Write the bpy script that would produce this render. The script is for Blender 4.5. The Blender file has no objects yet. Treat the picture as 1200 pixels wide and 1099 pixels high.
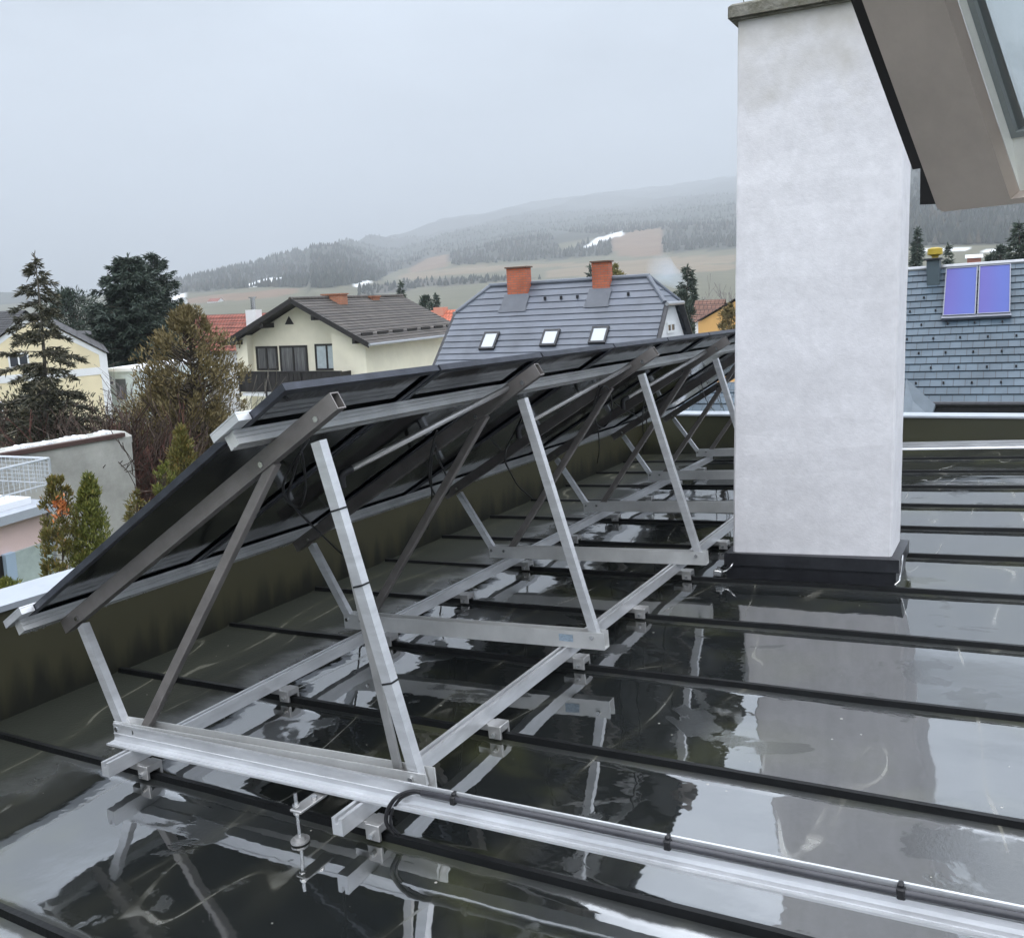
import bpy, math, random
from mathutils import Vector, Matrix
random.seed(7)
PI = math.pi
# main light and air settings
HAZE = 0.00027
SKY0, SKY1, SKY2, SKY3 = (0.54,0.59,0.65), (0.55,0.605,0.67), (2.75,3.05,3.5), (5.0,5.1,5.3)
SUN_E, EXPO = 1.5, 0.17
S = bpy.context.scene
COL = S.collection

# ------------------------------------------------------------------ camera calibration (photo 1200 x 1099)
F, PX, PY, H = 1037.2232, 600.0, 460.0, 1.5
W = Matrix(((0.86392217, -0.03731645, -0.50224095),
            (0.50336519, 0.09602965, 0.85872102),
            (-0.0161856, 0.99467874, -0.10174594)))      # columns: image right, image up, forward
# forward column sign: W @ (x, y, 1) is the world ray
CAM = Vector((0, 0, H))
TH = math.radians(5.0323)
CT, ST = math.cos(TH), math.sin(TH)
LW = Matrix(((CT, 0, ST), (0, 1, 0), (-ST, 0, CT)))       # world -> roof frame (s, y, h)
WL = LW.transposed()
C0 = LW @ CAM

def ray(u, v):
    return W @ Vector(((u - PX) / F, -(v - PY) / F, 1.0))
FWD = W @ Vector((0, 0, 1))
def at(u, v, d):
    return CAM + ray(u, v) * d
def at_z(u, v, z):
    r = ray(u, v); return CAM + r * ((z - H) / r.z)
def project(p):
    c = W.transposed() @ (p - CAM)
    return (PX + F * c.x / c.z, PY - F * c.y / c.z, c.z)
def lray(u, v):
    return LW @ ray(u, v)
def lh(u, v, h):
    r = lray(u, v); return C0 + r * ((h - C0.z) / r.z)
def ly(u, v, y):
    r = lray(u, v); return C0 + r * (y / r.y)
PHI = math.radians(28.5)
DV = Vector((math.cos(PHI), 0, math.sin(PHI)))            # up the rafters
NV = Vector((-math.sin(PHI), 0, math.cos(PHI)))           # normal of the panels
RP = Vector((-2.336, 0, 1.076))                           # a point on the rafters' upper face
def lp(u, v, off):
    r = lray(u, v); P = RP + NV * off
    return C0 + r * (NV.dot(P - C0) / NV.dot(r))

# ------------------------------------------------------------------ helpers
class MB:
    def __init__(s):
        s.v = []; s.f = []
    def add(s, vs, fs):
        b = len(s.v)
        s.v += [Vector(p) for p in vs]
        s.f += [tuple(i + b for i in f) for f in fs]
        return s
    def box(s, lo, hi):
        x0, y0, z0 = lo; x1, y1, z1 = hi
        return s.add([(x0,y0,z0),(x1,y0,z0),(x1,y1,z0),(x0,y1,z0),(x0,y0,z1),(x1,y0,z1),(x1,y1,z1),(x0,y1,z1)],
                     [(0,3,2,1),(4,5,6,7),(0,1,5,4),(1,2,6,5),(2,3,7,6),(3,0,4,7)])
    def cbox(s, lo, hi, b=0.003):
        """box with chamfered vertical and top edges"""
        x0, y0, z0 = lo; x1, y1, z1 = hi
        def ring(i, z):
            return [(x0+i+b,y0+i,z),(x1-i-b,y0+i,z),(x1-i,y0+i+b,z),(x1-i,y1-i-b,z),(x1-i-b,y1-i,z),(x0+i+b,y1-i,z),(x0+i,y1-i-b,z),(x0+i,y0+i+b,z)]
        vs = ring(0, z0) + ring(0, z1-b) + ring(b, z1)
        fs = [tuple(range(7,-1,-1)), tuple(range(16,24))]
        for k in range(2):
            for i in range(8):
                j = (i+1) % 8
                fs.append((k*8+i, k*8+j, k*8+8+j, k*8+8+i))
        return s.add(vs, fs)
    def prism(s, pts, vec):
        n = len(pts); vec = Vector(vec)
        p = [Vector(q) for q in pts]
        return s.add(p + [q + vec for q in p], [tuple(range(n-1,-1,-1)), tuple(range(n, 2*n))] +
                     [(i, (i+1) % n, (i+1) % n + n, i + n) for i in range(n)])
    def extrude(s, prof, p0, p1, ax, ay):
        """2D profile in axes ax, ay swept from p0 to p1"""
        p0 = Vector(p0); p1 = Vector(p1); ax = Vector(ax).normalized(); ay = Vector(ay).normalized()
        return s.prism([p0 + ax*a + ay*b for a, b in prof], p1 - p0)
    def beam(s, p0, p1, w, h, up=(0,0,1), b=0.0025):
        p0 = Vector(p0); p1 = Vector(p1); d = (p1-p0).normalized(); up = Vector(up)
        x = d.cross(up).normalized(); y = x.cross(d).normalized()
        w2, h2 = w/2, h/2
        prof = [(-w2+b,-h2),(w2-b,-h2),(w2,-h2+b),(w2,h2-b),(w2-b,h2),(-w2+b,h2),(-w2,h2-b),(-w2,-h2+b)]
        return s.extrude(prof, p0, p1, x, y)
    def hollow(s, p0, p1, w, h, up=(0,0,1), t=0.004, depth=0.06):
        """rectangular tube whose ends are open"""
        p0 = Vector(p0); p1 = Vector(p1); d = (p1-p0).normalized(); up = Vector(up)
        x = d.cross(up).normalized(); y = x.cross(d).normalized()
        def ring(p, i):
            return [p - x*(w/2-i) - y*(h/2-i), p + x*(w/2-i) - y*(h/2-i), p + x*(w/2-i) + y*(h/2-i), p - x*(w/2-i) + y*(h/2-i)]
        vs = ring(p0 + d*depth, t) + ring(p0, t) + ring(p0, 0) + ring(p1, 0) + ring(p1, t) + ring(p1 - d*depth, t)
        fs = [(0,3,2,1), (20,21,22,23)]
        for k in range(5):
            for i in range(4):
                j = (i+1) % 4
                fs.append((k*4+i, k*4+j, k*4+4+j, k*4+4+i))
        return s.add(vs, fs)
    def tube(s, pts, r, n=6, caps=True):
        pts = [Vector(p) for p in pts]
        rs = r if isinstance(r, (list, tuple)) else [r]*len(pts)
        rings = []; x = None
        for i, p in enumerate(pts):
            d = (pts[min(i+1, len(pts)-1)] - pts[max(i-1, 0)])
            d = d.normalized() if d.length > 1e-9 else Vector((0,0,1))
            if x is None:
                x = d.orthogonal().normalized()
            else:
                x = (x - d*x.dot(d))
                x = x.normalized() if x.length > 1e-6 else d.orthogonal().normalized()
            y = d.cross(x)
            rings.append([p + (x*math.cos(2*PI*k/n) + y*math.sin(2*PI*k/n))*rs[i] for k in range(n)])
        vs = [q for ring in rings for q in ring]
        fs = []
        for i in range(len(pts)-1):
            for k in range(n):
                j = (k+1) % n
                fs.append((i*n+k, i*n+j, (i+1)*n+j, (i+1)*n+k))
        if caps:
            fs.append(tuple(range(n-1,-1,-1))); fs.append(tuple(range((len(pts)-1)*n, len(pts)*n)))
        return s.add(vs, fs)
    def build(s, name, mat, parent=None, origin=None, smooth=False):
        me = bpy.data.meshes.new(name)
        if origin is not None:
            o = Vector(origin); vs = [tuple(p - o) for p in s.v]
        else:
            vs = [tuple(p) for p in s.v]
        me.from_pydata(vs, [], s.f); me.update()
        if mat: me.materials.append(mat)
        if smooth:
            me.polygons.foreach_set('use_smooth', [True]*len(me.polygons))
        ob = bpy.data.objects.new(name, me); COL.objects.link(ob)
        if parent: ob.parent = parent
        return ob

def smooth_path(pts, k=6):
    pts = [Vector(p) for p in pts]
    out = []
    for i in range(len(pts)-1):
        a = pts[max(i-1,0)]; b = pts[i]; c = pts[i+1]; d = pts[min(i+2,len(pts)-1)]
        for j in range(k):
            t = j/k
            out.append(0.5*((2*b) + (c-a)*t + (2*a-5*b+4*c-d)*t*t + (3*b-a-3*c+d)*t**3))
    out.append(pts[-1]); return out

def tag(o, label, cat, group=None, kind=None):
    if label: o['label'] = label
    if cat: o['category'] = cat
    if group: o['group'] = group
    if kind: o['kind'] = kind
    return o
def empty(name, loc, label, cat, group=None, rot=(0,0,0)):
    o = bpy.data.objects.new(name, None); COL.objects.link(o)
    o.location = loc; o.rotation_euler = rot; o.empty_display_size = 0.1
    return tag(o, label, cat, group)
def roof_empty(name, base, label, cat, group=None):
    return empty(name, WL @ Vector(base), label, cat, group, (0, -TH, 0))
def roof_mesh(mb, name, mat, base, label, cat, group=None, kind=None, smooth=False):
    """single-mesh thing built in the roof frame"""
    o = mb.build(name, mat, None, base, smooth)
    o.location = WL @ Vector(base); o.rotation_euler = (0, -TH, 0)
    return tag(o, label, cat, group, kind)
def dup(root, loc, label=None):
    r = root.copy(); COL.objects.link(r); r.location = loc
    if label: r['label'] = label
    for ch in list(root.children):
        c = ch.copy(); COL.objects.link(c); c.parent = r
        for g in list(ch.children):
            e = g.copy(); COL.objects.link(e); e.parent = c
    return r

# ------------------------------------------------------------------ materials
def mat(name, col=(0.5,0.5,0.5), rough=0.6, metal=0.0, var=0.0, vscale=3.0, bump=0.0, bscale=40.0, ior=1.45, col2=None, stretch=(1,1,1), rvar=0.0):
    m = bpy.data.materials.new(name); m.use_nodes = True
    nt = m.node_tree; N = nt.nodes; L = nt.links
    b = N['Principled BSDF']
    b.inputs['Roughness'].default_value = rough; b.inputs['Metallic'].default_value = metal
    b.inputs['IOR'].default_value = ior
    b.inputs['Base Color'].default_value = (*col, 1)
    tc = N.new('ShaderNodeTexCoord'); mp = N.new('ShaderNodeMapping'); mp.inputs['Scale'].default_value = stretch
    L.new(tc.outputs['Object'], mp.inputs[0])
    if var > 0 or col2:
        n = N.new('ShaderNodeTexNoise'); n.inputs['Scale'].default_value = vscale; n.inputs['Detail'].default_value = 7; n.inputs['Roughness'].default_value = 0.65
        L.new(mp.outputs[0], n.inputs['Vector'])
        r = N.new('ShaderNodeValToRGB'); r.color_ramp.elements[0].position = 0.32; r.color_ramp.elements[1].position = 0.68
        c2 = col2 if col2 else tuple(min(1, c*(1+var)) for c in col)
        c1 = col if col2 else tuple(c*(1-var) for c in col)
        r.color_ramp.elements[0].color = (*c1, 1); r.color_ramp.elements[1].color = (*c2, 1)
        L.new(n.outputs['Fac'], r.inputs[0]); L.new(r.outputs[0], b.inputs['Base Color'])
        if rvar:
            mr = N.new('ShaderNodeMapRange'); mr.inputs['To Min'].default_value = max(0.02, rough-rvar); mr.inputs['To Max'].default_value = min(1, rough+rvar)
            L.new(n.outputs['Fac'], mr.inputs['Value']); L.new(mr.outputs[0], b.inputs['Roughness'])
    if bump > 0:
        n2 = N.new('ShaderNodeTexNoise'); n2.inputs['Scale'].default_value = bscale; n2.inputs['Detail'].default_value = 5
        L.new(mp.outputs[0], n2.inputs['Vector'])
        bp = N.new('ShaderNodeBump'); bp.inputs['Strength'].default_value = bump; bp.inputs['Distance'].default_value = 0.02
        L.new(n2.outputs['Fac'], bp.inputs['Height']); L.new(bp.outputs[0], b.inputs['Normal'])
    return m

def leaf_mat(name, c1, c2, c3=None, rough=0.65):
    m = bpy.data.materials.new(name); m.use_nodes = True
    nt = m.node_tree; N = nt.nodes; L = nt.links; b = N['Principled BSDF']
    b.inputs['Roughness'].default_value = rough
    g = N.new('ShaderNodeNewGeometry'); r = N.new('ShaderNodeValToRGB')
    r.color_ramp.elements[0].color = (*c1, 1); r.color_ramp.elements[1].color = (*c2, 1)
    if c3:
        e = r.color_ramp.elements.new(0.86); e.color = (*c2, 1)
        r.color_ramp.elements[-1].color = (*c3, 1)
    L.new(g.outputs['Random Per Island'], r.inputs[0]); L.new(r.outputs[0], b.inputs['Base Color'])
    return m

def brick_mat(name, c1, c2, mortar, bw, bh, msize=0.02, rough=0.7, axes='XZ', bump=0.3, offset=0.5):
    m = bpy.data.materials.new(name); m.use_nodes = True
    nt = m.node_tree; N = nt.nodes; L = nt.links; b = N['Principled BSDF']
    b.inputs['Roughness'].default_value = rough
    tc = N.new('ShaderNodeTexCoord'); sp = N.new('ShaderNodeSeparateXYZ'); cb = N.new('ShaderNodeCombineXYZ')
    L.new(tc.outputs['Object'], sp.inputs[0])
    if axes == 'XYZ':     # works on all four upright sides
        ad = N.new('ShaderNodeMath'); L.new(sp.outputs['X'], ad.inputs[0]); L.new(sp.outputs['Y'], ad.inputs[1]); L.new(ad.outputs[0], cb.inputs['X'])
        L.new(sp.outputs['Z'], cb.inputs['Y'])
    else:
        L.new(sp.outputs[axes[0]], cb.inputs['X']); L.new(sp.outputs[axes[1]], cb.inputs['Y'])
    t = N.new('ShaderNodeTexBrick'); t.inputs['Scale'].default_value = 1.0
    t.inputs['Color1'].default_value = (*c1,1); t.inputs['Color2'].default_value = (*c2,1); t.inputs['Mortar'].default_value = (*mortar,1)
    t.inputs['Brick Width'].default_value = bw; t.inputs['Row Height'].default_value = bh; t.inputs['Mortar Size'].default_value = msize
    t.offset = offset
    L.new(cb.outputs[0], t.inputs['Vector'])
    n = N.new('ShaderNodeTexNoise'); n.inputs['Scale'].default_value = 1.2; n.inputs['Detail'].default_value = 6
    L.new(tc.outputs['Object'], n.inputs['Vector'])
    mx = N.new('ShaderNodeMixRGB'); mx.blend_type = 'OVERLAY'; mx.inputs[0].default_value = 0.5
    L.new(t.outputs['Color'], mx.inputs[1]); L.new(n.outputs['Fac'], mx.inputs[2])
    L.new(mx.outputs[0], b.inputs['Base Color'])
    bp = N.new('ShaderNodeBump'); bp.inputs['Strength'].default_value = bump; bp.inputs['Distance'].default_value = 0.02; bp.invert = True
    L.new(t.outputs['Fac'], bp.inputs['Height']); L.new(bp.outputs[0], b.inputs['Normal'])
    return m

M = {}
M['alu'] = mat('aluminium', (0.67,0.68,0.70), 0.40, 0.65, var=0.13, vscale=5, bump=0.05, bscale=90, rvar=0.14, stretch=(1,1,5))
M['alu_dull'] = mat('weathered_aluminium', (0.46,0.455,0.45), 0.46, 0.85, var=0.16, vscale=9, bump=0.06, bscale=120, rvar=0.10)
M['alu_paint'] = mat('coated_aluminium', (0.66,0.665,0.66), 0.42, 0.55, var=0.10, vscale=7, bump=0.05, bscale=100, rvar=0.08)
M['rafter'] = mat('dull_rafter_metal', (0.25,0.232,0.222), 0.45, 0.5, var=0.16, vscale=9, bump=0.06, bscale=120, rvar=0.10)
M['steel'] = mat('stainless_steel', (0.60,0.60,0.60), 0.25, 1.0, var=0.1, vscale=30)
M['rubber'] = mat('black_rubber', (0.012,0.012,0.014), 0.5)
M['cable'] = mat('black_cable', (0.010,0.010,0.012), 0.42)
M['conduit'] = mat('grey_conduit', (0.05,0.05,0.058), 0.38, var=0.2, vscale=10)
M['frame'] = mat('dark_anodised_frame', (0.055,0.06,0.075), 0.42, 0.55, var=0.25, vscale=14, bump=0.05, bscale=200)
M['backsheet'] = mat('glossy_black_panel_back', (0.005,0.006,0.009), 0.09, 0.0, var=0.3, vscale=2, bump=0.05, bscale=4, ior=1.55, stretch=(0.35,2.2,1))
M['pvglass'] = mat('panel_glass', (0.01,0.014,0.03), 0.06, 0.0, ior=1.5)
M['seam'] = mat('black_seam_metal', (0.005,0.0055,0.006), 0.42, var=0.4, vscale=12, bump=0.1, bscale=60, ior=1.33)
M['flash'] = mat('dark_sheet_metal', (0.028,0.029,0.034), 0.34, 0.3, var=0.35, vscale=7, bump=0.08, bscale=14)
M['coping'] = mat('pale_metal_coping', (0.40,0.43,0.47), 0.42, 0.3, var=0.10, vscale=4)
M['concrete'] = mat('mossy_concrete', (0.10,0.095,0.06), 0.9, var=0, vscale=9, col2=(0.26,0.25,0.22), bump=0.6, bscale=40)
# ------------------------------------------------------------------ roof deck material: dark sheet, wet, puddles and damp margins
def deck_material():
    m = bpy.data.materials.new('wet_roof_sheet'); m.use_nodes = True
    nt = m.node_tree; N = nt.nodes; L = nt.links; b = N['Principled BSDF']
    def math_(op, a, c=None, d=None):
        n = N.new('ShaderNodeMath'); n.operation = op
        for i, x in enumerate((a, c, d)):
            if x is None: continue
            if isinstance(x, (int, float)): n.inputs[i].default_value = x
            else: L.new(x, n.inputs[i])
        return n.outputs[0]
    def noise(scale, vec, detail=5, rough=0.55, dist=0.0):
        n = N.new('ShaderNodeTexNoise'); n.inputs['Scale'].default_value = scale; n.inputs['Detail'].default_value = detail
        n.inputs['Roughness'].default_value = rough; n.inputs['Distortion'].default_value = dist
        L.new(vec, n.inputs['Vector']); return n.outputs['Fac']
    def ramp(x, a, c, lo=0.0, hi=1.0):
        n = N.new('ShaderNodeMapRange'); n.interpolation_type = 'SMOOTHSTEP'
        L.new(x, n.inputs['Value']); n.inputs['From Min'].default_value = a; n.inputs['From Max'].default_value = c
        n.inputs['To Min'].default_value = lo; n.inputs['To Max'].default_value = hi; return n.outputs[0]
    def mixc(f, a, c):
        n = N.new('ShaderNodeMixRGB')
        L.new(f, n.inputs[0])
        for i, x in ((1, a), (2, c)):
            if isinstance(x, tuple): n.inputs[i].default_value = (*x, 1)
            else: L.new(x, n.inputs[i])
        return n.outputs[0]
    tc = N.new('ShaderNodeTexCoord'); P = tc.outputs['Object']
    sp = N.new('ShaderNodeSeparateXYZ'); L.new(P, sp.inputs[0]); X, Y = sp.outputs['X'], sp.outputs['Y']
    mp = N.new('ShaderNodeMapping'); mp.inputs['Scale'].default_value = (1.0, 1.5, 1); L.new(P, mp.inputs[0]); PS = mp.outputs[0]
    # how far between two seams (0 = seam behind, 1 = next seam)
    fr = math_('FRACT', math_('DIVIDE', math_('SUBTRACT', Y, 1.30), 0.72))
    d_seam = math_('MULTIPLY', math_('MINIMUM', fr, math_('SUBTRACT', 1.0, fr)), 0.72)      # metres to the nearest seam
    big = noise(0.75, PS, 6, 0.6, 0.3)
    fine = noise(5.5, P, 6, 0.6)
    # dry zone: damp band along the left parapet and beside the seams with ragged borders
    edge = math_('ADD', X, math_('MULTIPLY', math_('SUBTRACT', big, 0.5), 1.1))
    dry_l = ramp(edge, -2.95, -3.35)
    sm = math_('ADD', d_seam, math_('MULTIPLY', math_('SUBTRACT', fine, 0.5), 0.05))
    dry_s = ramp(sm, 0.05, 0.032)
    bl = noise(1.5, PS, 5, 0.6, 0.6)
    dry_b = ramp(math_('ADD', bl, math_('MULTIPLY', math_('SUBTRACT', fine, 0.5), 0.25)), 0.40, 0.37)
    far = ramp(X, -1.2, -2.0)
    dry = math_('MAXIMUM', math_('MAXIMUM', dry_l, math_('MULTIPLY', dry_s, 0.8)), math_('MULTIPLY', dry_b, math_('ADD', math_('MULTIPLY', far, 0.36), 0.36)))
    # base colour: dark sheet, green algae tint, pale lime lines left by earlier puddles
    c = mixc(noise(1.3, P, 6, 0.6), (0.007,0.009,0.011), (0.024,0.026,0.024))
    alg = math_('MULTIPLY', ramp(noise(0.9, PS, 5, 0.6, 0.4), 0.52, 0.68), 0.7)
    c = mixc(alg, c, (0.052,0.056,0.028))
    c = mixc(math_('MULTIPLY', dry_l, 0.7), c, (0.026,0.028,0.021))
    mpl = N.new('ShaderNodeMapping'); mpl.inputs['Scale'].default_value = (1.9, 0.42, 1); L.new(P, mpl.inputs[0])
    lin = noise(0.95, mpl.outputs[0], 2.0, 0.45, 0.5)
    band = math_('ABSOLUTE', math_('SUBTRACT', lin, 0.53))
    wob = math_('MULTIPLY', ramp(fine, 0.35, 0.65), 0.0045)
    line = ramp(math_('SUBTRACT', band, wob), 0.004, 0.0)
    line = math_('MULTIPLY', line, ramp(noise(2.3, P, 3), 0.45, 0.60))
    c = mixc(math_('MULTIPLY', line, 0.45), c, (0.17,0.165,0.135))
    soft = ramp(band, 0.05, 0.0)
    c = mixc(math_('MULTIPLY', soft, 0.07), c, (0.12,0.115,0.075))
    # scattered light grit and leaf bits
    vo = N.new('ShaderNodeTexVoronoi'); vo.inputs['Scale'].default_value = 13.0; L.new(P, vo.inputs['Vector'])
    sel = N.new('ShaderNodeSeparateColor'); L.new(vo.outputs['Color'], sel.inputs[0])
    dot = math_('MULTIPLY', math_('LESS_THAN', vo.outputs['Distance'], math_('MULTIPLY', sel.outputs[1], 0.085)), math_('GREATER_THAN', sel.outputs[0], 0.74))
    c = mixc(math_('MULTIPLY', dot, 0.8), c, (0.30,0.29,0.25))
    L.new(c, b.inputs['Base Color'])
    rg = math_('ADD', math_('MULTIPLY', dry, 0.46), ramp(noise(0.6, P, 3, 0.5), 0.40, 0.64, 0.020, 0.055))
    rg = math_('ADD', rg, math_('MULTIPLY', math_('MAXIMUM', line, dot), 0.25))
    L.new(rg, b.inputs['Roughness'])
    iorv = math_('SUBTRACT', 3.7, math_('MULTIPLY', dry, 2.42)); L.new(iorv, b.inputs['IOR'])
    L.new(math_('SUBTRACT', 0.5, math_('MULTIPLY', dry, 0.30)), b.inputs['Specular IOR Level'])
    # ripples of the sheet and water skin
    h1 = noise(1.1, P, 2, 0.4); h2 = noise(6.0, P, 3, 0.5); h3 = noise(60, P, 4, 0.6)
    hh = math_('ADD', math_('MULTIPLY', h1, 0.010), math_('MULTIPLY', h2, 0.0009))
    hh = math_('ADD', hh, math_('MULTIPLY', math_('MULTIPLY', h3, dry), 0.0016))
    hh = math_('ADD', hh, math_('MULTIPLY', dry, -0.0012))
    bp = N.new('ShaderNodeBump'); bp.inputs['Strength'].default_value = 1.0; bp.inputs['Distance'].default_value = 1.0
    L.new(hh, bp.inputs['Height']); L.new(bp.outputs[0], b.inputs['Normal'])
    return m
M['deck'] = deck_material()

def streak_wall(name, base, dark):
    """upright sheet with dark run-off stains rising from the foot"""
    m = bpy.data.materials.new(name); m.use_nodes = True
    nt = m.node_tree; N = nt.nodes; L = nt.links; b = N['Principled BSDF']; b.inputs['Roughness'].default_value = 0.5
    tc = N.new('ShaderNodeTexCoord'); mp = N.new('ShaderNodeMapping'); mp.inputs['Scale'].default_value = (7, 7, 0.8)
    L.new(tc.outputs['Object'], mp.inputs[0])
    n = N.new('ShaderNodeTexNoise'); n.inputs['Scale'].default_value = 1.6; n.inputs['Detail'].default_value = 6; L.new(mp.outputs[0], n.inputs['Vector'])
    n2 = N.new('ShaderNodeTexNoise'); n2.inputs['Scale'].default_value = 2.0; n2.inputs['Detail'].default_value = 6; L.new(tc.outputs['Object'], n2.inputs['Vector'])
    sp = N.new('ShaderNodeSeparateXYZ'); L.new(tc.outputs['Object'], sp.inputs[0])
    ad = N.new('ShaderNodeMath'); ad.operation = 'MULTIPLY_ADD'; L.new(n.outputs['Fac'], ad.inputs[0]); ad.inputs[1].default_value = -0.55; L.new(sp.outputs['Z'], ad.inputs[2])
    mr = N.new('ShaderNodeMapRange'); mr.inputs['From Min'].default_value = -0.60; mr.inputs['From Max'].default_value = -0.42; L.new(ad.outputs[0], mr.inputs['Value'])
    mx0 = N.new('ShaderNodeMixRGB'); mx0.inputs[1].default_value = (*base,1); mx0.inputs[2].default_value = (base[0]*1.5, base[1]*1.45, base[2]*1.2, 1); L.new(n2.outputs['Fac'], mx0.inputs[0])
    mx = N.new('ShaderNodeMixRGB'); mx.inputs[1].default_value = (*dark,1); L.new(mx0.outputs[0], mx.inputs[2]); L.new(mr.outputs[0], mx.inputs[0])
    L.new(mx.outputs[0], b.inputs['Base Color'])
    return m
M['parapet_end'] = streak_wall('dark_olive_parapet_sheet', (0.030,0.031,0.018), (0.014,0.015,0.010))
M['parapet'] = streak_wall('olive_parapet_sheet', (0.033,0.0315,0.0185), (0.011,0.0115,0.008))

# ------------------------------------------------------------------ the flat roof we stand on
Y0, DY = 1.30, 0.72
SEAMS = [Y0 + DY*k for k in range(-7, 12)]
S0, S1 = -3.975, 7.5
YN, YF = -4.2, 9.86
def roof_h(y):
    """sheets turn up slightly beside each seam"""
    k = (y - Y0)/DY; d = abs(k - round(k))*DY
    return 0.009*max(0, 1 - d/0.07)**2
mb = MB()
ys = []
for k in range(-8, 13):
    for f_ in (0, .025, .055, .095, .3, .5, .7, .905, .945, .975):
        y = Y0 + DY*(k + f_)
        if YN <= y <= YF: ys.append(y)
ys = sorted(set([YN] + ys + [YF]))
xs = [S0 + (S1-S0)*i/46 for i in range(47)]
vs = [(x, y, roof_h(y)) for y in ys for x in xs]
n = len(xs)
fs = [(j*n+i, j*n+i+1, (j+1)*n+i+1, (j+1)*n+i) for j in range(len(ys)-1) for i in range(n-1)]
mb.add(vs, fs)
deck = mb.build('roof_deck', M['deck'], smooth=True); deck.rotation_euler = (0, -TH, 0)
deck['kind'] = 'structure'; deck['label'] = 'wet dark sheet metal flat roof with raised black seams'
for y in SEAMS:
    m_ = MB()
    j = [random.uniform(-.005, .005) for _ in range(24)]
    # a batten cap that narrows upwards, very slightly uneven along its length
    L_ = []
    for i in range(24):
        x = S0 + 0.02 + (S1-S0-.03)*i/23
        dy = j[i]; dz = random.uniform(-.003,.003)
        L_ += [(x, y-0.015+dy, 0.002), (x, y-0.009+dy, 0.027+dz), (x, y+0.009+dy, 0.027+dz), (x, y+0.015+dy, 0.002)]
    fs = []
    for i in range(23):
        for k in range(4):
            a = i*4+k; b_ = i*4+(k+1) % 4
            fs.append((a, b_, b_+4, a+4))
    m_.add(L_, fs + [(0,1,2,3), (95,94,93,92)])
    m_.build('standing_seam', M['seam'], deck)

# body of our own building under the deck (never seen from the photo's spot)
XW = -3.957
mb = MB()
mb.box((XW-0.30, YN, -7.2), (8.0, YF+0.30, -1.0))
own = mb.build('own_building', mat('own_render', (0.55,0.52,0.46), 0.9, var=0.08)); tag(own, 'plastered building that carries the wet flat roof', 'building')

# parapets -----------------------------------------------------------------
mb = MB(); zt = 0.150
mb.prism([(XW, YN, -1.0), (XW-0.16, YN, -1.0), (XW-0.16, YN, zt), (XW, YN, zt)], (0, YF+0.16-YN, 0))
pw = mb.build('parapet_wall', M['parapet']); tag(pw, 'long olive parapet wall streaked with dark stains along the left roof edge', 'parapet')
mb = MB()
mb.prism([(XW+0.012, YN-.003, zt), (XW+0.012, YN-.003, zt+0.028), (XW-0.20, YN-.003, zt+0.04), (XW-0.20, YN-.003, zt-0.05), (XW-0.185, YN-.003, zt-0.05), (XW-0.185, YN-.003, zt)], (0, YF+0.2-YN, 0))
mb.build('coping', M['coping'], pw)
mb = MB(); sl = 0.042
def ft(x): return 0.292 + sl*x
xa, xb = XW+0.004, 7.8
mb.add([(xa,YF,-1.0),(xb,YF,-0.5),(xb,YF,ft(xb)),(xa,YF,ft(xa)),(xa,YF+.16,-1.0),(xb,YF+.16,-0.5),(xb,YF+.16,ft(xb)),(xa,YF+.16,ft(xa))],
       [(0,1,2,3),(5,4,7,6),(3,2,6,7),(0,4,5,1),(1,5,6,2),(0,3,7,4)])
pf = mb.build('parapet_wall', M['parapet_end']); tag(pf, 'dark olive end parapet across the far side of the roof behind the white chimney', 'parapet')
mb = MB()
mb.add([(xa,YF-.015,ft(xa)+.002),(xb,YF-.015,ft(xb)+.002),(xb,YF+.19,ft(xb)+.004),(xa,YF+.19,ft(xa)+.004),
        (xa,YF-.015,ft(xa)+.022),(xb,YF-.015,ft(xb)+.022),(xb,YF+.19,ft(xb)+.034),(xa,YF+.19,ft(xa)+.034)],
       [(0,3,2,1),(4,5,6,7),(0,1,5,4),(1,2,6,5),(2,3,7,6),(3,0,4,7)])
mb.build('coping', M['coping'], pf)

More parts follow.
